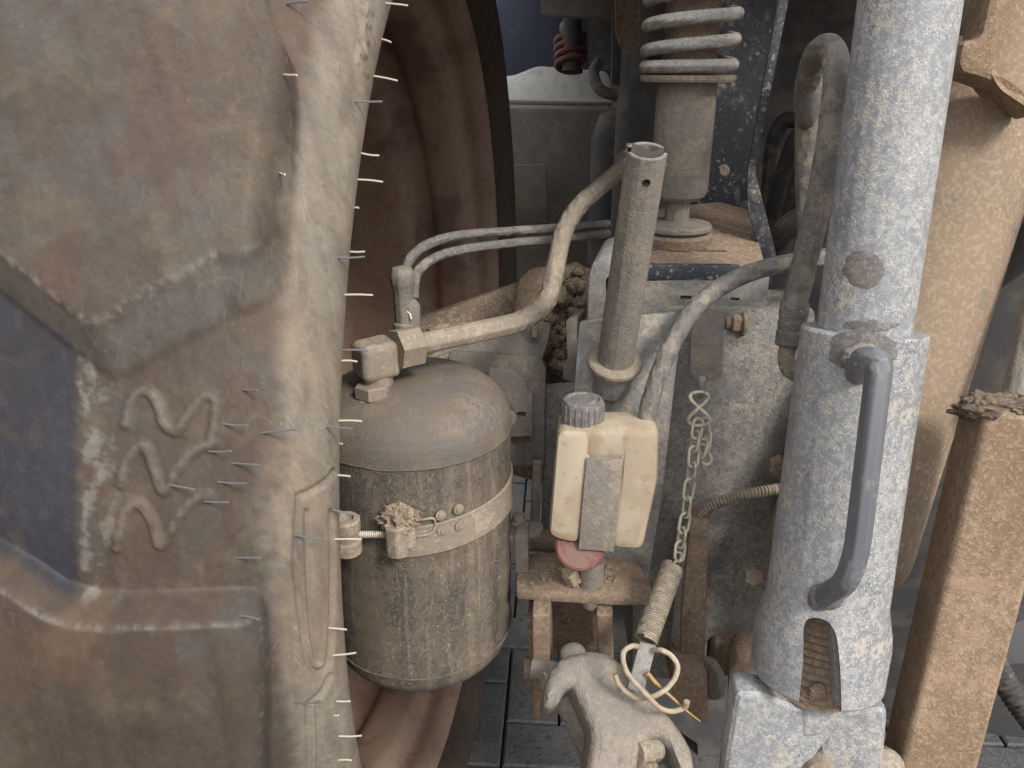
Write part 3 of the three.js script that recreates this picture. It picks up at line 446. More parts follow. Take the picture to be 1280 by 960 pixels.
function arcBand(C, r, t, y0, y1, a0, a1) {            // upright hoop, angles from +x turning away from us
  const s = new THREE.Shape(); s.absarc(0, 0, r + t, a0, a1, false); s.absarc(0, 0, r, a1, a0, true); const g = new THREE.ExtrudeGeometry(s, { depth: y1 - y0, bevelEnabled: true, bevelSize: 0.0008, bevelThickness: 0.0008, bevelOffset: -0.0008, bevelSegments: 1, curveSegments: 60 }); g.rotateX(-Math.PI / 2); g.translate(C.x, y0, C.z); return boxUV(crease(g, 0.5));
}
function thread(A, B, r, pitch, depth, seg = 18) { const a = W3(A), b = W3(B), L = a.distanceTo(b), n = Math.round(L / pitch) * 4, path = []; for (let i = 0; i <= n; i++) path.push(a.clone().lerp(b, i / n)); return sweep(path, (t, m) => r - depth * (0.5 + 0.5 * Math.cos(m / pitch * Math.PI * 2)), { seg }); }
function coil(A, B, R, wire, turns, { per = 22, seg = 10, flat = 0, ph = 0 } = {}) {
  const a = W3(A), b = W3(B), D = b.clone().sub(a), L = D.length(); D.normalize(); let N = Math.abs(D.y) < 0.9 ? V(0, 1, 0) : V(0, 0, 1); N.addScaledVector(D, -N.dot(D)).normalize(); const Bn = D.clone().cross(N), path = [], n = Math.round(turns * per);
  for (let i = 0; i <= n; i++) { const t = i / n, th = t * turns * Math.PI * 2 + ph; const tt = flat ? Math.max(0, (t * turns - flat) / (turns - flat)) + 0.02 * Math.min(1, t * turns) : t; path.push(a.clone().addScaledVector(D, L * tt).addScaledVector(N, Math.cos(th) * R).addScaledVector(Bn, Math.sin(th) * R)); } return sweep(path, wire, { seg });
}

// ------------------------------------------------------------------ tractor body behind: housings that close the view
{
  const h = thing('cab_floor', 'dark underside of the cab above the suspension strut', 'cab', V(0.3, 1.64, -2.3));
  part('floor_panel', block(V(0.58, 1.70, -2.35), [1.6, 0.12, 2.6], null, 0.02), M.dark, h);  // unseen slab, lowered and trimmed to steer light in the interior
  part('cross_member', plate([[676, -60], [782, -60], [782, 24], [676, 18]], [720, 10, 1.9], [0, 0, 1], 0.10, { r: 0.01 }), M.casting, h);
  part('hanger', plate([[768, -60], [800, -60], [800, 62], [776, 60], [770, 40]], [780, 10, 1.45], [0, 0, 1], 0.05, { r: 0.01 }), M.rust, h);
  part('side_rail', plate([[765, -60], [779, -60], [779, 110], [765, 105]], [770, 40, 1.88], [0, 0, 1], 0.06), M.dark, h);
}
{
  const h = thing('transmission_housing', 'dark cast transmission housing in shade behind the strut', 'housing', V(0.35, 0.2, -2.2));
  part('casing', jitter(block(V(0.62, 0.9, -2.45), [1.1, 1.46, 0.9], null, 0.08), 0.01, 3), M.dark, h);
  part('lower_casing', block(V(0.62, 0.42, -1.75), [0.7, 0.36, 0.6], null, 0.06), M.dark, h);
}
{
  const t = thing('side_tank', 'dim brown tank side with a shoulder paled to imitate daylight below the red spring', 'tank', W(700, 290, 2.35));
  part('tank_face', plate([[560, 133], [775, 136], [778, 460], [560, 460]], [700, 200, 2.3], [0, 0, 1], 0.25, { r: 0.03, bevel: 0.01 }), M.casting, t);
  part('shoulder', plate([[560, 92], [640, 94], [672, 81], [760, 88], [770, 128], [560, 124]], [700, 110, 2.4], [0, 0.55, 0.83], 0.06, { r: 0.02, bevel: 0.008 }), M.pale, t, 'tank shoulder with daylight painted into its pale colour');
  part('cover_plate', plate([[640, 206], [683, 206], [684, 278], [640, 276]], [660, 240, 2.288], [0, 0, 1], 0.012, { r: 0.008 }), M.casting, t);
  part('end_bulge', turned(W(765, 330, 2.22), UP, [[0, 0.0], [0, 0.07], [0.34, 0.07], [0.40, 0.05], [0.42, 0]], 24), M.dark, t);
  part('dark_gap_sheet', plate([[737, -60], [840, -60], [840, 92], [737, 86]], [770, 40, 2.5], [0, 0, 1], 0.04), M.dark, t);  // dark sheet added to close a sky gap and read as shade
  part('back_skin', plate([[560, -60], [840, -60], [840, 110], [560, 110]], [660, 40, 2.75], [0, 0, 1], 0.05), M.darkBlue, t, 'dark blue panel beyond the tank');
}
{
  const s = thing('red_coil_spring', 'small red coil spring in shade beyond the tank shoulder', 'spring', W(714, 86, 2.2));
  part('coil', coil(W(714, 84, 2.2), W(713, 44, 2.2), 0.040, 0.0085, 4.2, { ph: 2.4 }), M.red, s);
  part('core', turned(W(714, 88, 2.2), UP, [[0, 0], [0, 0.026], [0.16, 0.026], [0.16, 0]]), M.dark, s);
  part('knob', lump(W(713, 34, 2.17), 0.03, 0.02, 0.03, 0.1, 2, 2), M.casting, s);
}
{
  const s = thing('looped_hose', 'dark looped rubber hose in shade above the tank shoulder', 'hose', W(760, 90, 2.0));
  part('hose', sweep(smooth([[748, 78, 2.0], [742, 92, 1.98], [750, 112, 1.97], [775, 120, 1.97], [800, 118, 1.96]], 30), 0.014), M.hose, s);
}
// black hoses in the gap beside the strut bracket
[[[1000, 150, 1.22], [980, 152, 1.23], [968, 175, 1.25], [962, 230, 1.28], [958, 300, 1.3]], [[1012, 158, 1.20], [995, 175, 1.21], [980, 215, 1.24], [970, 260, 1.27], [962, 320, 1.3]], [[1015, 185, 1.2], [1000, 205, 1.2], [990, 250, 1.22], [975, 300, 1.25], [968, 330, 1.27]], [[1030, 255, 1.2], [1005, 272, 1.2], [985, 285, 1.22], [975, 300, 1.26]]].forEach((p, i) => {
  const s = thing('hydraulic_hose', ['black hose arching nearest the navy side plate', 'black hose bending in the gap between two others', 'thin black hose lowest behind the thick grey hose', 'dusty black hose end lying flat in the dark gap'][i], 'hose', p[2], 'black hoses in the dark gap'); part('hose', sweep(smooth(p, 28), [0.0125, 0.013, 0.010, 0.02][i], { bump: 0.05 }), i === 3 ? M.hose : M.darkHose, s);
});

// ------------------------------------------------------------------ grey flank casting
{
  const t = thing('flank_casting', 'large mottled grey casting wall behind the chain and lift rod', 'casting', W(920, 795, 1.1));
  const n = [0.05, 0.03, 1];
  part('wall', plate([[790, 385], [1020, 385], [1020, 800], [955, 797], [893, 795], [882, 806], [880, 850], [790, 850]], [920, 600, 1.06], n, 0.12, { r: 0.012, bevel: 0.005 }), M.panel, t);
  part('rib', plate([[862, 655], [886, 655], [880, 838], [850, 838], [852, 760]], [868, 740, 1.03], [-0.15, 0, 1], 0.05, { r: 0.004, bevel: 0.003 }), M.rust, t, 'rust brown upright rib');
  part('rib_edge', plate([[850, 660], [861, 655], [852, 820], [838, 800], [846, 720]], [852, 740, 1.045], [-0.5, 0, 1], 0.05), M.casting, t);
  part('foot', plate([[842, 836], [884, 838], [886, 905], [872, 900], [840, 868]], [862, 860, 1.035], [0, 0.2, 1], 0.08, { r: 0.006 }), M.rust, t);
  part('bolt', [hex(W(941, 716, 1.045), BACK, px(13, 1.04), 0.012), disc(W(941, 716, 1.055), BACK, px(16, 1.05), 0.004)], M.pipe, t);
  part('bolt', hex(W(972, 580, 1.04), BACK, px(14, 1.04), 0.02), M.rust, t);
  part('bolt', disc(W(953, 727, 1.05), BACK, px(8, 1.04), 0.008), M.panel, t);
}
{
  const c = thing('corrugated_conduit', 'thin tan corrugated conduit curving out of the rust brown rib', 'conduit', W(868, 658, 1.02));
  const path = smooth([[868, 668, 1.02], [872, 650, 1.015], [890, 632, 1.0], [920, 621, 0.99], [960, 613, 0.985], [1010, 606, 0.985]], 150);
  part('conduit', sweep(path, (t, m) => 0.0068 + 0.0011 * Math.sin(m / 0.0042 * Math.PI * 2), { seg: 14 }), M.pipe, c);
}
{
  const s = thing('stabiliser_link', 'brown lower link block in the dark opening below the grey casting', 'link', W(915, 960, 1.1));
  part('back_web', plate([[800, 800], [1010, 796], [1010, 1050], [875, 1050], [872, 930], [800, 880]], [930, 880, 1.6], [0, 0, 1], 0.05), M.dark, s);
  part('block', plate([[910, 838], [922, 828], [952, 830], [950, 1010], [905, 1010]], [920, 900, 1.06], [-0.2, 0.1, 1], 0.08, { r: 0.012, bevel: 0.006 }), M.rust, s);
  part('upper_block', plate([[893, 803], [945, 806], [940, 840], [890, 850]], [920, 820, 1.12], [0, 0.3, 1], 0.06, { r: 0.01, bevel: 0.005 }), M.rust, s);
  part('pin_head', disc(W(892, 846, 1.05), V(-0.85, 0.1, 0.5), px(26, 1.05), 0.012, 0.003), M.casting, s);
}

// ------------------------------------------------------------------ strut bracket: navy side plate, shelf, front lip
{
  const b = thing('strut_bracket', 'navy black steel bracket with dusty shelf under the spring strut', 'bracket', W(880, 330, 1.0));
  part('side_plate', plate([[868, -330], [1040, -330], [978, 0], [938, 217], [936, 275], [862, 275]], [900, 130, 1.17], [0, 0, 1], 0.01), M.navy, b);
  part('flange', plate([[1026, -330], [1048, -330], [984, 10], [944, 214], [971, 320], [965, 395], [947, 428], [938, 424], [951, 394], [955, 330], [934, 262], [934, 216], [962, 60]], [950, 230, 1.02], [-0.1, 0, 1], 0.012, { r: 0.01, bevel: 0.002 }), M.navy, b);
  part('shelf', plate([[800, 334], [815, 262], [860, 256], [900, 252], [937, 262], [958, 335]], [880, 333, 0.985], [0, 0.985, 0.17], 0.012, { r: 0.006 }), M.rust, b, 'shelf covered in brown dust');
  part('front_lip', plate([[800, 330], [926, 331], [924, 353], [800, 350]], [860, 340, 0.978], [0, 0.1, 1], 0.012, { r: 0.004, bevel: 0.003 }), M.navy, b);
  part('front_face', plate([[800, 352], [962, 345], [958, 392], [905, 389], [848, 388], [844, 402], [800, 402]], [870, 370, 0.988], [0, 0, 1], 0.010, { r: 0.003, holes: [[[849, 368], [866, 368], [866, 375], [849, 375]], [[912, 370], [926, 371], [926, 377], [912, 376]]], rh: 0.003 }), M.plate, b);
  for (const [u, v, d, r, m] of [[943, 5, 1.15, 16, 'pipe'], [924, 61, 1.15, 7.5, 'pipe'], [904, 213, 1.15, 7, 'pipe'], [957, 18, 1.15, 5, 'navy']]) part('bolt', [disc(W(u, v, d + 0.012), BACK, px(r * 1.08, d), 0.004), hex(W(u, v, d + 0.009), BACK, px(r, d), 0.012)], M[m], b);
  part('side_bolt', [hex(W(925, 403, 0.99), V(-1, 0, 0.1), px(14, 1), 0.012), disc(W(930, 403, 0.99), V(-1, 0, 0.1), px(17, 1), 0.005), turned(W(918, 403, 0.99), V(-1, 0, 0.1), [[0, 0], [0, 0.009], [0.012, 0.009], [0.012, 0]])], M.rust, b);
  part('spacer', turned(W(990, 402, 1.0), V(-1, 0, 0), [[0, 0], [0, 0.014], [0.05, 0.014], [0.05, 0]]), M.rust, b);
}
{
  const B0 = W(845, 284, 1.06); const s = thing('spring_strut', 'grey coil spring strut with round foot standing on the dusty shelf', 'strut', B0); const at = v => plumb(B0, v);
  part('base_plate', block(B0.clone().add(V(0.006, -0.030, 0.0)), [0.118, 0.016, 0.09], null, 0.004), M.navy, s);
  part('rubber_pad', turned(B0.clone().add(V(0.0, -0.022, 0)), UP, [[0, 0], [0, 0.047], [0.012, 0.049], [0.016, 0.044], [0.016, 0]]), M.rust, s);
  part('foot_disc', turned(B0.clone().add(V(0, -0.004, 0)), UP, [[0, 0], [0, 0.044], [0.003, 0.0475], [0.007, 0.0475], [0.010, 0.045], [0.013, 0.02], [0.014, 0.0165], [0.05, 0.016], [0.05, 0]], 36), M.casting, s);
  part('rivet', turned(B0.clone().add(V(0.043, -0.024, 0.028)), UP, [[0, 0.013], [0.004, 0.012], [0.006, 0.008], [0.0065, 0]], 18), M.rust, s);
  const T0 = at(246), y1 = at(103).y - T0.y, y2 = 1.645 - T0.y;
  part('damper_tube', turned(T0, UP, [[0, 0], [-0.004, 0.025], [0.002, 0.034], [0.012, 0.0375], [y1 - 0.004, 0.0375], [y1, 0.0375]], 36), M.casting, s);
  part('upper_tube', turned(at(110), UP, [[0, 0.036], [0.002, 0.0335], [y2 - y1, 0.0335], [y2 - y1, 0]], 36), M.rust, s);
  const ps = at(100); part('spring_seat', turned(ps, UP, [[-0.002, 0.035], [-0.002, 0.0575], [0.001, 0.0595], [0.005, 0.0595], [0.006, 0.056], [0.006, 0.035]], 44), M.pipe, s);
  part('coil_spring', coil(ps.clone().add(V(0, 0.0135, 0)), ps.clone().add(V(0, 0.0135 + 0.0285 * 8.2, 0)), 0.0535, 0.0078, 9, { per: 40, seg: 14, flat: 0.8, ph: 2.6 }), M.plate, s);
}
// ------------------------------------------------------------------ bent bracket and support plate
{
  const s = thing('support_plate', 'blue grey upright steel plate behind the cream bottle', 'plate', W(790, 750, 1.0));
  const cutArc = []; for (let i = 0; i <= 8; i++) { const a = Math.PI * 0.5 * i / 8; cutArc.push([744 + 38 * Math.sin(a), 735 - 40 * Math.cos(a)]); }
  part('plate', plate([[724, 404], [760, 400], [846, 392], [849, 430], [828, 620], [806, 750], [784, 750], ...cutArc.reverse(), [700, 694], [712, 560]], [780, 500, 0.950], [0, 0.02, 1], 0.012, { r: 0.005, bevel: 0.002 }), M.plate, s);
  part('channel', plate([[733, 412], [735, 345], [741, 328], [754, 322], [785, 322], [785, 412]], [755, 370, 0.948], [-0.12, 0.0, 1], 0.13, { r: 0.012, bevel: 0.004, holes: [[[753, 350], [757, 342], [790, 340], [790, 400], [754, 404]].map(([x, y]) => [Math.min(x, 780), y])] }), M.plate, s);
  part('side_stop', plate([[707, 400], [722, 395], [718, 478], [703, 474], [704, 455], [709, 450]], [712, 440, 1.0], [-0.3, 0, 1], 0.03, { r: 0.004 }), M.casting, s);
  part('gusset', plate([[680, 490], [722, 486], [722, 700], [676, 690]], [700, 560, 1.12], [0, 0, 1], 0.03), M.panel, s);
}
{
  const a = W(768, 458, 0.925), b = W(809, 188, 0.745), D = b.clone().sub(a).normalize(), L = a.distanceTo(b), p = thing('open_tube', 'open ended steel tube with collar leaning out of the blue grey plate', 'tube', a);
  const solid = turned(a, D, [[-0.03, 0], [-0.03, 0.0215], [0, 0.0215], [L * 0.5, 0.0203], [L - 0.001, 0.0192], [L, 0.0185], [L, 0.0162], [L - 0.001, 0.0155], [L - 0.11, 0.0155], [L - 0.11, 0]], 48, { keep: true });
  const side = CR.clone().addScaledVector(D, -CR.dot(D)).normalize(), fr = side.clone().cross(D); if (fr.dot(CF) > 0) { fr.multiplyScalar(-1); side.multiplyScalar(-1); }
  const slot = new THREE.BoxGeometry(0.06, 0.024, 0.0105); slot.applyMatrix4(new THREE.Matrix4().makeBasis(side, D, fr).setPosition(b.clone().addScaledVector(D, -0.001).addScaledVector(fr, -0.001)));
  const hole = new THREE.CylinderGeometry(0.0042, 0.0042, 0.1, 16); hole.applyMatrix4(new THREE.Matrix4().makeBasis(side.clone().negate(), fr, D).setPosition(b.clone().addScaledVector(D, -0.024)));
  let g; try { g = cut(solid, slot, hole); } catch (e) { console.log('csg', e.message); g = solid; }
  part('tube', crease(g, 0.6), M.casting, p);
  part('collar', turned(a, D, [[0.002, 0.0205], [0.002, 0.030], [0.004, 0.0318], [0.008, 0.0318], [0.010, 0.030], [0.012, 0.0215]], 44), M.pipe, p);
  part('socket', turned(a, D, [[0.002, 0.026], [-0.012, 0.024], [-0.035, 0.022]], 32), M.plate, p);
}
// ------------------------------------------------------------------ air tank with its clamp
const TK = W(516, 530, 0.95), TR = 0.118;
{
  const t = thing('air_tank', 'dusty cylindrical air tank with a clamp band beside the tyre', 'tank', plumb(TK, 790)); const bot = plumb(TK, 770), H = TK.y - bot.y, D = V(0, 1, 0);
  const wall = []; for (let i = 0; i <= 30; i++) wall.push([mix(-H, 0, i / 30), TR + 0.0006 * Math.sin(i * 2.1)]);
  const dn = []; for (let i = 0; i <= 14; i++) { const a = Math.PI / 2 * (1 - i / 14); dn.push([-H - 0.062 * Math.sin(a), TR * Math.cos(a) ** 0.8]); } dn[0][1] = 0.0005;
  const up = []; for (let i = 1; i <= 26; i++) { const t = Math.sin(Math.PI / 2 * i / 26); up.push([0.002 + 0.068 * t, (TR + 0.001) * Math.pow(Math.max(0, 1 - Math.pow(t, 2.3)), 1 / 2.5)]); } up[up.length - 1][1] = 0.0005;
  const body = part('shell', turned(TK, UP, [...dn, ...wall], 72), M.tank, t);
  const dg = turned(TK, UP, [[-0.001, TR + 0.0008], [0.003, TR + 0.0012], ...up], 72); { const p = dg.attributes.position, q = dg.attributes.uv; for (let i = 0; i < p.count; i++) { const x = p.getX(i) - TK.x, z = p.getZ(i) - TK.z, r = Math.hypot(x, z) || 1e-6, k = (r + Math.max(0, 0.03 - (p.getY(i) - TK.y)) * 1.5) / r; q.setXY(i, x * k + 0.4, z * k + 0.1); } }
  const dome = part('dome', dg, M.dome, t, 'domed tank top under thick dust');
  const bead = y => { const pts = []; for (let i = 0; i < 90; i++) { const a = i / 90 * Math.PI * 2; pts.push(V(TK.x + Math.cos(a) * (TR + 0.0004), y + 0.0008 * n3(Math.cos(a) * 9, Math.sin(a) * 9, y * 9), TK.z + Math.sin(a) * (TR + 0.0004))); } return sweep(pts, 0.0012, { seg: 8, closed: true, bump: 0.3 }); };
  part('weld_bead', bead(TK.y), M.dome, body); part('weld_bead', bead(bot.y), M.tank, body);
  const yb = plumb(TK, 612).y, rad = Math.PI / 180; const tilt = g => { g.translate(-TK.x, -yb, -TK.z); g.rotateZ(0.075); g.translate(TK.x, yb, TK.z); return g; }; const cl = part('clamp_band', tilt(arcBand(TK, TR + 0.0014, 0.0022, yb - 0.018, yb + 0.018, -91 * rad, 236 * rad)), M.pipe, t);
  part('rolled_edge', tilt(arcBand(TK, TR + 0.0014, 0.0032, yb + 0.0165, yb + 0.019, -78 * rad, 230 * rad)), M.pipe, cl);
  for (const [u, v] of [[551, 644], [573, 636], [553, 663], [575, 657]]) { const P = onCyl(u, v, TK, UP, TR + 0.0042), N = radial(P, TK, UP); part('rivet', [turned(P, N, [[0, 0.0062], [0.0012, 0.0062], [0.0016, 0.0052], [0.0016, 0.0035], [0.003, 0.003], [0.0034, 0]], 18)], M.pipe, cl); }
  { const loop = []; for (let i = 0; i < 40; i++) { const a = i / 40 * Math.PI * 2, c = Math.cos(a), s = Math.sin(a); loop.push(onCyl(531 + 13 * Math.sign(c) * Math.abs(c) ** 0.7 + 0.1 * s, 659 - 4.5 * c + 10 * Math.sign(s) * Math.abs(s) ** 0.7, TK, UP, TR + 0.0050)); } part('slot_rim', sweep(loop, 0.0013, { seg: 8, closed: true }), M.pipe, cl); }
  // tee bolt bridging the band ends
  const dt = pixel(onCyl(480, 668, TK, UP, TR))[2] - 0.014;
  const bolt = part('clamp_bolt', thread([440, 668, dt + 0.004], [486, 668, dt], 0.0042, 0.0022, 0.0008), M.zinc, t);
  const tl = W(436, 690, dt + 0.006); part('trunnion', [turned(tl, V(0.02, 1, 0.05), [[0, 0], [0, 0.013], [0.002, 0.015], [0.016, 0.015], [0.018, 0.012], [0.028, 0.012], [0.030, 0.015], [0.043, 0.015], [0.045, 0.013], [0.045, 0.0085], [0.040, 0.008], [0.040, 0]], 28), block(W(428, 668, dt + 0.008), [0.02, 0.018, 0.012])], M.pipe, bolt);
  const tr = W(498, 692, dt + 0.004); part('trunnion', [turned(tr, V(0, 1, 0), [[0, 0], [0, 0.011], [0.002, 0.013], [0.036, 0.013], [0.038, 0.011], [0.038, 0]], 24), turned(W(511, 682, dt + 0.004), V(0, 1, 0), [[0, 0], [0, 0.007], [0.002, 0.009], [0.022, 0.009], [0.024, 0.0075], [0.024, 0]], 20)], M.pipe, bolt);
  part('mud_lump', lump(W(499, 648, dt - 0.003), px(25, 0.84), px(19, 0.84), 0.016, 0.32, 2.6, 6, 3), M.mud, t, 'dried mud caked on the clamp');
}
{
  const P0 = W(467, 508, 0.885), e = thing('steel_pipe', 'bent dusty steel pipe with elbow fitting rising from the tank top', 'pipe', P0);
  const path = [[497, 436, 0.872], [655, 402, 0.965], [686, 378, 1.0], [703, 290, 1.06], [722, 258, 1.10], [790, 200, 1.22]]; const pd = W3(path[1]).sub(W3(path[0])).normalize();
  part('pipe', sweep(bent(path, 0.045, 10), 0.0126, { seg: 22, bump: 0.02 }), M.pipe, e);
  part('union_nut', [hex(W(494, 437, 0.870), pd, 0.0235, 0.030, 0.002, 0.3)], M.pipe, e);
  const ex = pd.clone(), ey = UP.clone().addScaledVector(ex, -ex.y).normalize(), ez = ex.clone().cross(ey);
  const ec = W(470, 448, 0.875);
  part('elbow', [jitter(block(ec, [0.046, 0.043, 0.040], [ex, ey, ez], 0.009), 0.001, 60), turned(ec, pd, [[0.0, 0.0195], [0.030, 0.0185], [0.031, 0]], 24), turned(ec, V(0, -1, 0), [[0, 0.019], [0.03, 0.0175], [0.03, 0]], 24)], M.pipe, e);
  part('adapter', [hex(W(467, 494, 0.879), UP, 0.0205, 0.014, 0.0015), turned(W(467, 505, 0.884), UP, [[-0.03, 0.026], [-0.012, 0.0235], [0, 0.0215], [0.006, 0.021], [0.010, 0.017], [0.02, 0.0165]], 32)], M.pipe, e);
  part('pipe_nut', [hex(W(781, 204, 1.2), W3(path[5]).sub(W3(path[4])).normalize(), 0.018, 0.03), block(W(786, 196, 1.24), [0.012, 0.04, 0.03])], M.casting, e);
}
{
  const f = thing('hose_pair', 'two thin dusty hoses leaving a chalk marked upright fitting', 'hose', W(507, 412, 1.03));
  const fit = part('fitting', [turned(W(508, 416, 1.035), V(-0.02, 1, 0), [[0, 0], [0, 0.015], [0.004, 0.0165], [0.014, 0.0165], [0.016, 0.0135], [0.062, 0.0135], [0.066, 0.0155], [0.080, 0.0155], [0.087, 0.012], [0.09, 0]], 26), turned(W(516, 410, 1.03), V(0, 1, 0), [[0, 0], [0, 0.010], [0.03, 0.011], [0.038, 0.006], [0.04, 0]], 18)], M.casting, f);
  part('chalk_mark', [sweep(smooth([[506, 383, 1.012], [510, 378, 1.011], [511, 386, 1.011]], 10), 0.0013, { seg: 6 }), sweep(smooth([[508, 389, 1.012], [512, 392, 1.012], [514, 399, 1.013]], 10), 0.0013, { seg: 6 })], M.chalk, fit);
  part('upper_hose', sweep(smooth([[504, 345, 1.03], [510, 328, 1.03], [530, 308, 1.06], [565, 296, 1.09], [640, 289, 1.14], [700, 285, 1.18], [760, 280, 1.24]], 60), 0.0068, { seg: 14, bump: 0.04 }), M.hose, f);
  part('lower_hose', sweep(smooth([[517, 372, 1.03], [520, 345, 1.03], [534, 328, 1.05], [565, 315, 1.08], [640, 304, 1.13], [700, 299, 1.17], [760, 292, 1.23]], 60), 0.0066, { seg: 14, bump: 0.04 }), M.hose, f);
}
// ------------------------------------------------------------------ bracket and dirt behind the tank
{
  const b = thing('tank_bracket', 'dusty bent steel bracket carrying the air tank', 'bracket', W(660, 585, 1.12));
  part('face', plate([[560, 440], [672, 446], [682, 458], [681, 584], [560, 584]], [650, 520, 1.10], [-0.05, 0.0, 1], 0.012, { r: 0.008, bevel: 0.003 }), M.casting, b);
  part('sloped_top', plate([[520, 455], [560, 428], [640, 410], [690, 396], [686, 424], [676, 452]], [650, 447, 1.10], [0, 0.75, 0.66], 0.012, { r: 0.008, bevel: 0.003 }), M.casting, b);
  part('tab', plate([[610, 462], [641, 462], [656, 476], [658, 489], [666, 493], [666, 545], [634, 547], [610, 547]], [650, 510, 1.075], [0, 0, 1], 0.010, { r: 0.003, bevel: 0.002, holes: [[[644, 513], [659, 513], [659, 522], [644, 522]]], rh: 0.005 }), M.casting, b);
  part('tab_bolt', [disc(W(636, 520, 1.07), V(0.2, 0, 1), px(9, 1.07), 0.012)], M.casting, b);
  part('stay', bar([672, 575, 1.1], [668, 660, 1.13], 0.013, 0.010), M.casting, b);
  part('clip', plate([[640, 402], [648, 350], [664, 335], [692, 333], [690, 345], [668, 402]], [660, 370, 1.16], [-0.2, 0.2, 1], 0.02, { r: 0.006, bevel: 0.003 }), M.rust, b);
  part('stud', turned(W(668, 420, 1.1), UP, [[0, 0.006], [0.03, 0.006], [0.031, 0]], 12), M.casting, b);
  part('rear_web', plate([[520, 400], [720, 330], [735, 340], [735, 620], [520, 560]], [660, 430, 1.24], [0, 0, 1], 0.02), M.mud, b);
  const heap = []; for (let i = 0; i < 90; i++) { const k = rnd(), q = 0.004 + 0.008 * rnd() ** 2; heap.push(lump([506 + 190 * k, 424 - 24 * k + (rnd() - 0.5) * 18, 1.12 + rnd() * 0.09], q * 1.5, q * 0.8, q * 1.2, 0.3, 2.0, 1, i * 3.1)); } for (let i = 0; i < 70; i++) { const q = 0.004 + 0.008 * rnd() ** 2; heap.push(lump([692 + 36 * rnd(), 340 + 125 * rnd(), 1.16 + 0.03 * rnd()], q * 1.2, q, q * 1.2, 0.3, 2.0, 1, 200 + i * 3.1)); } heap.push(plate([[686, 335], [738, 335], [738, 480], [686, 480]], [712, 400, 1.185], [0, 0.2, 1], 0.03)); heap.push(plate([[500, 432], [560, 416], [690, 388], [700, 400], [690, 430], [520, 452]], [600, 425, 1.17], [0, 0.8, 0.6], 0.03));
  const hp = part('mud_heap', heap, M.mud, b, 'crumbly dried soil behind the pipe'); hp.userData.kind = 'stuff';
}
// ------------------------------------------------------------------ lower shelf with legs
{
  const s = thing('cross_bracket', 'brown steel shelf plate on two legs under the cream bottle', 'bracket', W(735, 870, 1.0));
  part('shelf_plate', plate([[645, 736], [646, 716], [664, 690], [790, 690], [812, 725], [818, 744], [770, 744], [700, 740]], [720, 742, 0.965], [0, 1, 0.0], 0.016, { r: 0.006, bevel: 0.003 }), M.rust, s);
  part('leg', bar([678, 745, 0.985], [679, 872, 1.06], 0.022, 0.07, 0.0), M.rust, s); part('leg', bar([755, 750, 0.985], [757, 815, 1.03], 0.020, 0.05), M.rust, s);
  part('leg_edge', bar([666, 748, 1.03], [672, 850, 1.08], 0.010, 0.09), M.rust, s);
  part('back_panel', plate([[684, 745], [750, 748], [750, 812], [684, 820]], [720, 780, 1.08], [0, 0, 1], 0.012), M.rust, s);
  part('upright', plate([[643, 668], [660, 668], [660, 735], [646, 735]], [652, 700, 1.0], [0, 0, 1], 0.03), M.casting, s);
  part('ear', plate([[632, 672], [640, 655], [672, 650], [680, 656], [676, 664], [650, 672]], [655, 668, 1.0], [0, 1, 0.1], 0.008, { r: 0.006 }), M.casting, s);
  part('ear_bolt', [hex(W(648, 661, 1.02), UP, px(11, 1), 0.012), turned(W(648, 655, 1.02), UP, [[0, 0.008], [0.014, 0.008], [0.016, 0]], 14)], M.casting, s);
  part('rear_strip', plate([[655, 676], [720, 676], [720, 690], [655, 690]], [690, 684, 1.08], [0, 0, 1], 0.03), M.rust, s);
  part('stud', [turned(W(739, 728, 0.985), UP, [[-0.01, 0], [-0.01, 0.0155], [0.035, 0.0155], [0.035, 0]], 20), turned(W(738, 748, 0.985), UP, [[-0.014, 0], [-0.012, 0.009], [0, 0.013], [0.02, 0.013]], 18)], M.casting, s);
  part('nut', [hex(W(717, 726, 0.98), V(-0.4, 1, 0.3), 0.011, 0.02), turned(W(715, 716, 0.98), V(-0.4, 1, 0.3), [[0, 0.005], [0.012, 0.005], [0.012, 0]], 10)], M.mud, s);
  const cr = []; for (let i = 0; i < 26; i++) { const p = W(662 + 110 * rnd(), 705 + 28 * rnd(), 1).sub(camera.position), y = W(720, 742, 0.965).y + 0.001; const q = camera.position.clone().addScaledVector(p, (y - CAM_Y) / p.y), k = 0.002 + 0.004 * rnd() ** 2; cr.push(lump(q, k * 1.3, k * 0.8, k, 0.5, 2.5, 1, i * 5.1)); } part('dirt_crumbs', cr, M.mud, s).userData.kind = 'stuff';
  part('leg_pin', turned(W(672, 835, 1.02), V(-1, 0, 0.1), [[0, 0], [0, 0.014], [0.018, 0.014], [0.018, 0]], 18), M.rust, s);
}
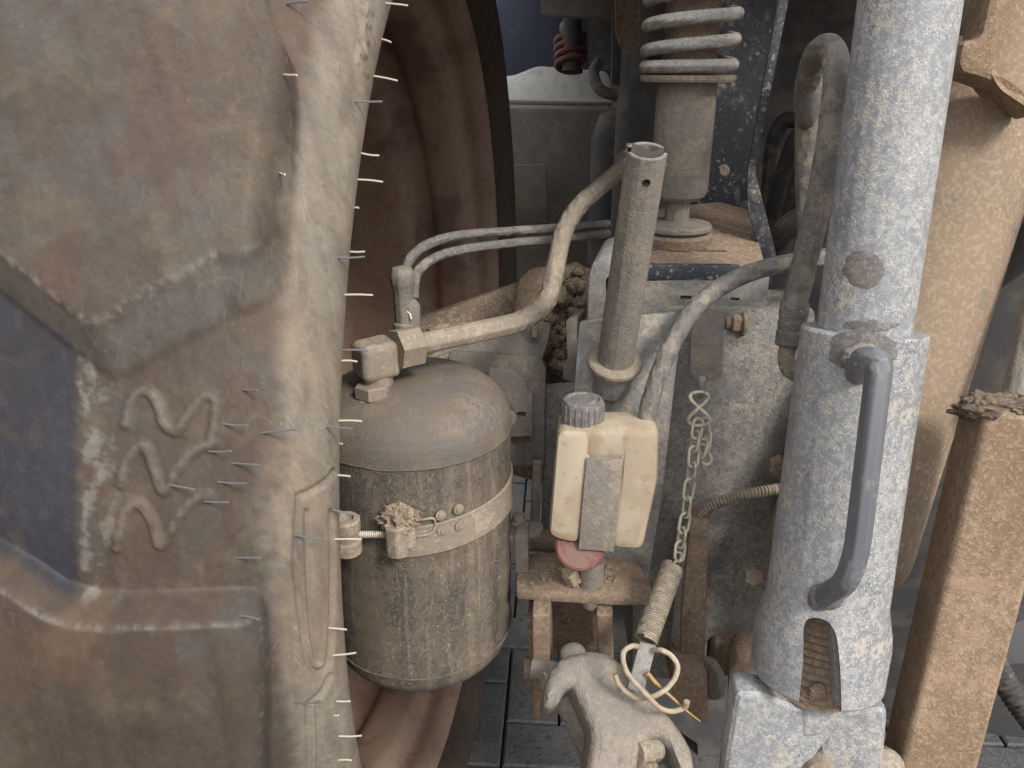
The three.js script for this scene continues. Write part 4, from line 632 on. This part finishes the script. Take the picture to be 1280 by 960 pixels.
// ------------------------------------------------------------------ cream reservoir
{
  const r = thing('fluid_reservoir', 'stained cream plastic fluid bottle with dark ribbed cap', 'bottle', W(745, 690, 0.9)); const n = [0, 0.06, 1];
  const lobe = (o, d, t) => plate(o, [750, 600, d], n, t, { r: 0.011, bevel: 0.0075 });
  const parts = [lobe([[697, 538], [741, 538], [737, 600], [723, 680], [700, 677], [685, 670]], 0.868, 0.062), lobe([[776, 538], [824, 538], [822, 600], [804, 688], [764, 686], [770, 600]], 0.868, 0.062), lobe([[698, 536], [823, 536], [820, 575], [696, 575]], 0.869, 0.060), plate([[730, 550], [785, 550], [775, 680], [718, 674]], [750, 600, 0.885], n, 0.04, { r: 0.004, bevel: 0.003 })];
  const bodyM = part('bottle', parts.map(q => jitter(q, 0.0016, 28)), M.cream, r);
  part('neck', turned(W(728, 538, 0.882), UP, [[0, 0.021], [0.012, 0.020], [0.014, 0]], 28), M.cream, bodyM);
  const ca = W(728, 530, 0.880), cp = []; const ch = 0.031, rr = 0.0228; const rib = []; for (let i = 0; i < 20; i++) { const a = i / 20 * Math.PI * 2; rib.push(bar(ca.clone().add(V(Math.cos(a) * rr, 0.006, Math.sin(a) * rr)), ca.clone().add(V(Math.cos(a) * rr, ch - 0.004, Math.sin(a) * rr)), 0.0022, 0.0022, 0, 0.0007)); }
  const cap = part('cap', turned(ca, UP, [[0, 0.02], [0, rr + 0.0018], [0.004, rr + 0.0018], [0.005, rr], [ch - 0.003, rr], [ch - 0.001, rr - 0.001], [ch, rr - 0.003], [ch, 0.0185], [ch - 0.002, 0.0165], [ch - 0.002, 0.0140], [ch - 0.0005, 0.0125], [ch - 0.001, 0]], 48), M.burnt, r, 'dark blue ribbed screw cap dulled by dust'); part('cap_rib', rib, M.burnt, cap);
  part('hose_spigot', turned(W(806, 543, 0.89), UP, [[-0.004, 0.014], [0.004, 0.013], [0.02, 0.010], [0.02, 0]], 20), M.cream, bodyM);
}
{
  const r = thing('metal_strap', 'scuffed grey metal strap folded over the front of the cream bottle', 'strap', W(750, 688, 0.86));
  part('strap', plate([[733, 573], [779, 574], [767, 690], [723, 687]], [750, 600, 0.8645], [0, 0.06, 1], 0.004, { r: 0.0015, bevel: 0.001 }), M.casting, r);
  part('folded_lip', plate([[733, 571], [779, 572], [779, 577], [733, 576]], [750, 573, 0.862], [0, 0.4, 1], 0.02, { r: 0.001, bevel: 0.001 }), M.pipe, r);
}
{
  const r = thing('red_disc', 'faded red round plastic disc peeking out under the cream bottle', 'disc', W(725, 690, 0.9));
  part('disc', boxUV(turned(W(725, 683, 0.905), V(0.02, 0.75, 0.66), [[-0.004, 0], [-0.004, 0.026], [-0.002, 0.0285], [0.002, 0.0285], [0.004, 0.026], [0.004, 0]], 40)), M.red, r);
}
{
  const h = thing('reservoir_hose', 'scuffed rubber hose arching from the cream bottle to the lift rod', 'hose', W(806, 540, 0.885));
  part('hose', sweep(smooth([[805, 543, 0.885], [812, 505, 0.875], [830, 452, 0.87], [856, 402, 0.87], [890, 366, 0.875], [930, 344, 0.88], [975, 331, 0.89], [1030, 322, 0.91], [1080, 318, 0.95]], 80), (t) => 0.0102, { seg: 20, bump: 0.06 }), M.hose, h);
}
// ------------------------------------------------------------------ hanging tab, chain, tension spring, pin
{
  const s = thing('hanging_tab', 'flat grey steel tab hanging below the strut bracket', 'tab', W(883, 392, 0.95));
  part('tab', plate([[864, 388], [906, 388], [903, 468], [896, 477], [868, 474], [862, 464]], [883, 430, 0.945], [0, 0.03, 1], 0.006, { r: 0.003, bevel: 0.0015 }), M.casting, s);
  part('tongue', plate([[873, 470], [883, 472], [879, 486], [884, 496], [872, 498], [875, 486]], [878, 480, 0.941], [0, 0, 1], 0.004, { r: 0.002, bevel: 0.001 }), M.plate, s);
}
{
  const c = thing('chain', 'short dirty steel chain hanging from the flat tab', 'chain', W(873, 490, 0.94));
  const link = (C, dir, normal, len, wid, wire) => { const D = dir.clone().normalize(), N = normal.clone().addScaledVector(D, -normal.dot(D)).normalize(), S = D.clone().cross(N), h = len / 2 - wid / 2, pts = []; for (let i = 0; i <= 8; i++) { const a = Math.PI * i / 8; pts.push(C.clone().addScaledVector(S, Math.cos(a) * wid / 2).addScaledVector(D, h + Math.sin(a) * wid / 2)); } for (let i = 0; i <= 8; i++) { const a = Math.PI + Math.PI * i / 8; pts.push(C.clone().addScaledVector(S, Math.cos(a) * wid / 2).addScaledVector(D, -h + Math.sin(a) * wid / 2)); } return sweep(pts, wire, { seg: 9, closed: true }); };
  const back = CF.clone().negate();
  // twisted figure of eight link
  const eight = []; for (let i = 0; i < 44; i++) { const a = i / 44 * Math.PI * 2; const P = W(874 - 1.5 * Math.sin(a / 1) + 12.5 * Math.sin(2 * a), 511 - 21 * Math.cos(a), 0.932 + 0.004 * Math.cos(a * 2 + 0.7)); eight.push(P); }
  part('twisted_link', sweep(eight, 0.0022, { seg: 9, closed: true }), M.zinc, c, 'yellowed twisted link');
  const pts = smooth([[873, 528, 0.935], [869, 552, 0.934], [866, 580, 0.934], [861, 612, 0.935], [857, 645, 0.936], [852, 672, 0.938], [849, 697, 0.94]], 200); const L = []; let acc = 0; for (let i = 1; i < pts.length; i++) acc += pts[i].distanceTo(pts[i - 1]);
  const n = 9; for (let k = 0; k < n; k++) { const i = Math.round((k + 0.5) / n * 200); const D = pts[Math.min(200, i + 4)].clone().sub(pts[Math.max(0, i - 4)]).normalize(); const N = (k % 2 ? back.clone().applyAxisAngle(D, 1.15) : back.clone().applyAxisAngle(D, -0.3)); part('link', link(pts[i], D, N, acc / n + 0.0068, 0.0125, 0.00195), M.zinc, c); }
  const spare = [[[880, 536], [0.1, -1], 0.2], [[884, 552], [-0.1, -1], 1.2], [[880, 568], [0.5, -1], 0.1], [[878, 560], [-0.3, -1], 0.9]]; for (const [[u, v], d2, a] of spare) { const D = CR.clone().multiplyScalar(d2[0]).addScaledVector(CU, d2[1]).normalize(); part('loose_link', link(W(u, v, 0.945), D, back.clone().applyAxisAngle(D, a), 0.026, 0.0125, 0.00195), M.zinc, c); }
}
{
  const s = thing('tension_spring', 'tan close wound tension spring between the chain and the claw', 'spring', W(806, 795, 0.89));
  const A = W(841, 708, 0.935), B = W(807, 800, 0.885); part('coil', coil(A, B, 0.0122, 0.00155, 34, { per: 18, seg: 7 }), M.pipe, s); part('core', sweep([A.clone().lerp(B, 0.03), B.clone().lerp(A, 0.03)], 0.0112, { seg: 18 }), M.rust, s);
  part('end_hook', sweep(smooth([[841, 712, 0.93], [843, 703, 0.93], [850, 701, 0.935], [852, 692, 0.938], [846, 690, 0.94]], 24), 0.0016, { seg: 8 }), M.zinc, s);
  part('strip', plate([[800, 803], [821, 808], [805, 866], [784, 862]], [804, 830, 0.872], [0.15, 0.35, 1], 0.006, { r: 0.002, bevel: 0.0015 }), M.plate, s, 'grey flat steel strip');
}
{
  const s = thing('spring_pin_ring', 'cream coloured wire ring pin looped over the claw', 'pin', W(830, 880, 0.86)); const z = (pts, d) => pts.map(([x, y, q]) => [x / 5.333 + 660, y / 5.333 + 780, d + (q || 0)]);
  part('ring', sweep(smooth(z([[735, 150, 0.012], [690, 148], [645, 175], [633, 225], [650, 300], [690, 365], [760, 440], [830, 515], [880, 560], [950, 582], [1028, 568, 0.01]], 0.852), 60), 0.0029, { seg: 12 }), M.cream, s);
  part('ring_half', sweep(smooth(z([[848, 172, 0.01], [900, 178], [960, 215], [997, 280], [985, 350], [930, 425], [860, 472], [800, 490, 0.006], [730, 495, 0.012], [650, 450, 0.012], [600, 390, 0.008], [580, 335, 0.008]], 0.856), 60), 0.0029, { seg: 12 }), M.cream, s);
  part('tip', turned(W(1050 / 5.333 + 660, 550 / 5.333 + 780, 0.86), V(0.1, 1, 0.1), [[0, 0], [0, 0.0034], [0.008, 0.0034], [0.009, 0]], 14), M.cream, s);
  const st = thing('straw_stalk', 'golden dry straw stalk caught under the wire ring pin', 'straw', W(830, 865, 0.865)); part('stalk', sweep(smooth(z([[795, 325], [860, 400], [960, 490], [1060, 580], [1148, 648]], 0.866), 20), t => 0.0024 * (1 - 0.75 * t), { seg: 8 }), M.straw, st);
}
// ------------------------------------------------------------------ lower link with claw
{
  const z = pts => pts.map(([x, y]) => [x / 5.333 + 660, y / 5.333 + 780]); const n = [0.08, 0.78, 0.62];
  const h = thing('hook_link', 'grey cast lower link arm ending in an open claw', 'link', W(780, 960, 0.9));
  part('arm', jitter(plate(z([[150, 300], [200, 235], [320, 195], [440, 165], [560, 205], [680, 300], [820, 440], [900, 570], [960, 620], [1040, 740], [1105, 850], [1125, 1100], [1000, 1100], [1010, 900], [900, 775], [810, 765], [755, 860], [725, 1100], [395, 1100], [392, 900], [430, 720], [360, 570], [290, 430], [245, 450], [205, 530], [145, 560], [108, 540], [112, 460]]), [780, 880, 0.885], n, 0.085, { r: 0.012, bevel: 0.012, bseg: 4, holes: [z([[555, 850], [600, 775], [650, 760], [680, 800], [650, 930], [610, 1020], [550, 1020]])], rh: 0.008 }), 0.003, 26), M.casting, h);
  part('inner_web', jitter(plate(z([[380, 640], [700, 560], [1040, 800], [1060, 1150], [390, 1150]]), [780, 900, 0.925], n, 0.03, { r: 0.02, bevel: 0.006 }), 0.003, 26), M.panel, h);
  part('rod', sweep(smooth([[703, 855, 0.96], [722, 890, 0.96], [745, 940, 0.965], [770, 1000, 0.97]], 20), 0.021, { seg: 20, bump: 0.05 }), M.casting, h);
  part('boss', jitter(turned(W(716, 832, 0.985), V(0, 1, 0.2), [[0, 0], [0, 0.018], [0.016, 0.018], [0.026, 0.0155], [0.032, 0.009], [0.034, 0]], 26), 0.002, 40), M.casting, h);
  part('shaft', turned(W(665, 836, 0.985), V(1, 0, 0.1), [[0, 0], [0, 0.013], [0.12, 0.013], [0.12, 0]], 20), M.casting, h);
  part('washer', [disc(W(687, 852, 0.93), V(-0.9, 0.2, 0.4), px(13, 0.93), 0.006), disc(W(684, 851, 0.925), V(-0.9, 0.2, 0.4), px(11, 0.93), 0.006)], M.pipe, h);
  part('latch', turned(W(822, 934, 0.885), V(-0.75, 0.2, 0.5), [[0, 0], [0, 0.013], [0.005, 0.0145], [0.012, 0.012], [0.014, 0.0145], [0.022, 0.012], [0.03, 0.013], [0.03, 0]], 22), M.pipe, h);
  part('ball_seat', lump(W(808, 960, 0.88), 0.013, 0.012, 0.013, 0.12, 2, 2), M.rust, h);
  part('lever', jitter(plate(z([[440, 900], [490, 850], [495, 1100], [400, 1100]]), [750, 950, 0.87], [-0.2, 0.7, 0.7], 0.02, { r: 0.006, bevel: 0.003 }), 0.001, 30), M.pipe, h);
}
// ------------------------------------------------------------------ lift rod
{
  const A = W(1141, -30, 0.70), B = W(1000, 985, 0.885), D = B.clone().sub(A).normalize(), along = v => { let lo = 0, hi = 1.2; for (let i = 0; i < 40; i++) { const m = (lo + hi) / 2; if (pixel(A.clone().addScaledVector(D, m))[1] < v) lo = m; else hi = m; } return lo; };
  const l = thing('lift_rod', 'heavy blue grey lift rod with grab handle and slotted sleeve', 'lift rod', B);
  const s0 = along(412), s1 = along(745), s2 = along(782), s3 = along(842);
  const tb = part('upper_tube', turned(A, D, [[-0.5, 0], [-0.5, 0.0435], [s0 + 0.05, 0.0435], [s0 + 0.05, 0]], 64), M.rod, l);
  part('paint_spot', stain(1080, 338, 25, 22, A, D, 0.0435, 3), M.burnt, tb);
  part('weld_stain', stain(1086, 407, 34, 8, A, D, 0.0436, 9), M.burnt, tb);
  const inner = [[s3 + 0.001, 0.046], [s0 + 0.06, 0.046], [s0 + 0.055, 0]];
  const sl = turned(A, D, [[s0 + 0.02, 0.0], [s0, 0.0435], [s0, 0.0565], [s0 + 0.002, 0.0582], [mix(s0, s1, 0.5), 0.0592], [s1, 0.0610], [s2 - 0.006, 0.0672], [s2 + 0.01, 0.0690], [s3 - 0.003, 0.0682], [s3, 0.066], [s3, 0.056], [s3 - 0.003, 0.054], [s2 - 0.06, 0.046], [s0 + 0.08, 0.0462], [s0 + 0.075, 0.0]], 72, { keep: true });
  const slot = plate([[1003, 895], [1013, 800], [1018, 788], [1030, 783], [1043, 786], [1050, 800], [1053, 895]], [1030, 840, 0.775], [0.06, 0.15, 1], 0.085, { r: 0.006, bevel: 0 });
  let g; try { g = cut(sl, slot); } catch (e) { console.log('csg sleeve', e.message); g = sl; }
  const sleeve = part('sleeve', crease(g, 0.6), M.rod, l);
  part('thread', thread(A.clone().addScaledVector(D, s1 - 0.02), A.clone().addScaledVector(D, s3 + 0.02), 0.040, 0.0085, 0.004, 30), M.rust, l, 'rusty screw thread inside the slot');
  const hd = 0.662; const hp = bent([[1070, 470, 0.74], [1080, 448, 0.685], [1100, 452, 0.672], [1071, 690, 0.712], [1058, 728, 0.722], [1020, 752, 0.79]], 0.028, 8);
  part('grab_handle', sweep(hp, t => 0.0112, { seg: 24 }), M.blue, l, 'smooth dark blue grab handle');
  const w0 = onCyl(1078, 448, A, D, 0.0585); part('weld', [lump(w0, 0.019, 0.015, 0.011, 0.14, 1.8, 3, 4), lump(onCyl(1033, 746, A, D, 0.0615), 0.017, 0.014, 0.010, 0.14, 1.8, 3, 7)], M.burnt, sleeve);
  part('weld_spot', stain(1076, 437, 42, 26, A, D, 0.0586, 31), M.burnt, sleeve);
  // fork below
  const fk = plate([[920, 866], [945, 866], [1000, 885], [1052, 892], [1110, 884], [1108, 960], [1106, 1060], [1032, 1060], [1028, 955], [1022, 931], [1011, 928], [1001, 945], [968, 942], [957, 960], [952, 1060], [895, 1060], [906, 960]], [1020, 900, 0.832], [0.0, 0.12, 1], 0.042, { r: 0.012, bevel: 0.010, bseg: 3 });
  part('fork', jitter(fk, 0.002, 20), M.rod, l);
  part('nut_block', jitter(bar([1030, 842, 0.845], [1026, 905, 0.86], 0.062, 0.05, 0.1, 0.008), 0.0015, 30), M.rod, l);
  part('rust_spot', lump(W(1022, 866, 0.815), 0.008, 0.011, 0.0025, 0.3, 3, 3, 8), M.rust, l);
  part('cross_pin', [turned(W(1014, 940, 0.87), V(0.1, 0, 1), [[0, 0], [0, 0.018], [0.03, 0.018], [0.032, 0.012], [0.03, 0.010], [0.03, 0]], 24)], M.pipe, l);
  part('lug', jitter(plate([[1098, 935], [1118, 936], [1133, 950], [1135, 1000], [1096, 1000]], [1115, 960, 0.87], [0.1, 0.5, 0.8], 0.03, { r: 0.012, bevel: 0.004 }), 0.001, 30), M.pipe, l);
}
{
  const h = thing('thick_hose', 'thick grey dusty hydraulic hose with crimped end beside the lift rod', 'hose', W(988, 430, 0.86));
  part('hose', sweep(smooth([[1012, 330, 1.02], [1008, 240, 1.0], [1008, 160, 0.96], [1012, 95, 0.90], [1022, 66, 0.85], [1038, 60, 0.815], [1046, 85, 0.80], [1041, 150, 0.81], [1028, 230, 0.825], [1010, 310, 0.84], [992, 385, 0.855]], 110), 0.0135, { seg: 24, bump: 0.035 }), M.hose, h);
  const fd = W(987, 432, 0.865).sub(W(994, 378, 0.855)).normalize();
  part('ferrule', turned(W(994, 377, 0.855), fd, [[0, 0.010], [0, 0.0148], [0.003, 0.0155], [0.016, 0.0155], [0.017, 0.0148], [0.021, 0.0148], [0.022, 0.0155], [0.027, 0.0155], [0.028, 0.0148], [0.032, 0.0148], [0.033, 0.0158], [0.047, 0.0158], [0.049, 0.014], [0.049, 0.008]], 14), M.hose, h);
  part('elbow_stub', sweep(smooth([[987, 428, 0.863], [983, 445, 0.866], [986, 460, 0.868], [996, 467, 0.87], [1015, 474, 0.875]], 24), 0.0095, { seg: 16 }), M.pipe, h);
  part('guard', lump(W(1013, 108, 0.93), 0.017, 0.050, 0.03, 0.04, 1.5, 3, 2), M.hose, h);
}
// ------------------------------------------------------------------ right hand side
{
  const c = thing('cylinder_cover', 'wide tan dusted steel cylinder standing behind the lift rod', 'cylinder', W(1080, 735, 1.0)); const A = W(1274, -60, 0.92), B = W(1050, 675, 1.0), D = B.clone().sub(A).normalize(), L = A.distanceTo(B);
  const pr = [[-0.4, 0], [-0.4, 0.086]]; for (let i = 0; i <= 40; i++) pr.push([L * i / 40, 0.086]); for (let i = 1; i <= 8; i++) { const a = Math.PI / 2 * i / 8; pr.push([L + 0.05 * Math.sin(a), 0.046 + 0.040 * Math.cos(a)]); } pr.push([L + 0.05, 0]);
  part('barrel', turned(A, D, pr, 64), M.cover, c);
}
{
  const c = thing('cast_bracket', 'tan cast bracket arm above the wide dusty cylinder', 'bracket', W(1240, 90, 0.82));
  part('arm', jitter(plate([[1262, -230], [1330, -230], [1276, 0], [1262, 55], [1248, 80], [1252, 98], [1266, 112], [1300, 118], [1300, 150], [1262, 112], [1225, 96], [1203, 90], [1198, 78], [1204, 50], [1226, 48], [1236, 0]], [1240, 60, 0.80], [0.0, 0.15, 1], 0.05, { r: 0.012, bevel: 0.007 }), 0.0015, 25), M.brown, c);
  part('bar', plate([[1240, -230], [1275, -230], [1233, 0], [1224, 43], [1206, 44], [1210, 0]], [1220, 10, 0.83], [0, 0, 1], 0.03, { r: 0.004, bevel: 0.003 }), M.casting, c);
  part('rear_lobe', jitter(turned(W(1300, 60, 0.95), V(0, 1, 0.2), [[-0.06, 0], [-0.05, 0.05], [0, 0.075], [0.08, 0.08], [0.34, 0.08], [0.35, 0.07], [0.35, 0]], 28), 0.004, 20), M.brown, c);
}
{
  const b = thing('link_beam', 'tan square steel beam with torn mud on its upper end', 'beam', W(1160, 1000, 0.88)); const A = W(1268, 508, 0.80), B = W(1132, 1060, 0.93);
  part('beam', jitter(bar(A, B, 0.078, 0.066, -0.10, 0.007), 0.0012, 30), M.brown, b);
  const crumbs = []; for (let i = 0; i < 22; i++) { const k = rnd(); crumbs.push(lump([1214 + 72 * k, 500 + 20 * rnd() * (1 - k) + 10 * k, 0.775 + 0.05 * rnd()], 0.010 + 0.012 * rnd(), 0.005 + 0.009 * rnd(), 0.013, 0.38, 1.9, 3, i * 7.7)); }
  part('mud_cap', crumbs, M.darkMud, b, 'dark torn mud crust').userData.kind = 'stuff';
  part('upper_post', sweep([W(1268, 500, 0.86), W(1292, 400, 0.87), W(1330, 250, 0.88), W(1400, -40, 0.9)], 0.014, { seg: 18 }), M.casting, b);
}
{
  const d = thing('added_gap_backing', 'added dark walls tilted from the sky to shade the gap right of the tan beam', 'frame', W(1250, 960, 1.2));
  part('added_shade_wall', plate([[1085, 480], [1420, 240], [1420, 1080], [1085, 1080]], [1200, 800, 1.5], [-0.1, -0.4, 1], 0.08), M.dark, d);  // added wall, dark and tilted from the sky to blacken the gap
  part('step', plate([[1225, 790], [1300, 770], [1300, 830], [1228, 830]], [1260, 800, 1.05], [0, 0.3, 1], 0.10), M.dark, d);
  part('added_upper_wall', plate([[1250, 300], [1420, 200], [1420, 620], [1250, 600]], [1300, 450, 1.35], [0, -0.4, 1], 0.06), M.dark, d);  // second added wall, darkens the wedge beside the cylinder
  const h = thing('ribbed_hose', 'dark ribbed hose crossing the gap right of the tan beam', 'hose', W(1250, 860, 0.98)); part('hose', sweep(smooth([[1225, 790, 1.05], [1242, 825, 1.02], [1262, 862, 1.0], [1300, 915, 0.98]], 90), (t, m) => 0.015 + 0.0009 * Math.sin(m / 0.006 * 6.283), { seg: 16 }), M.darkHose, h);
}
console.log('things', scene.children.length);
renderer.render(scene, camera);
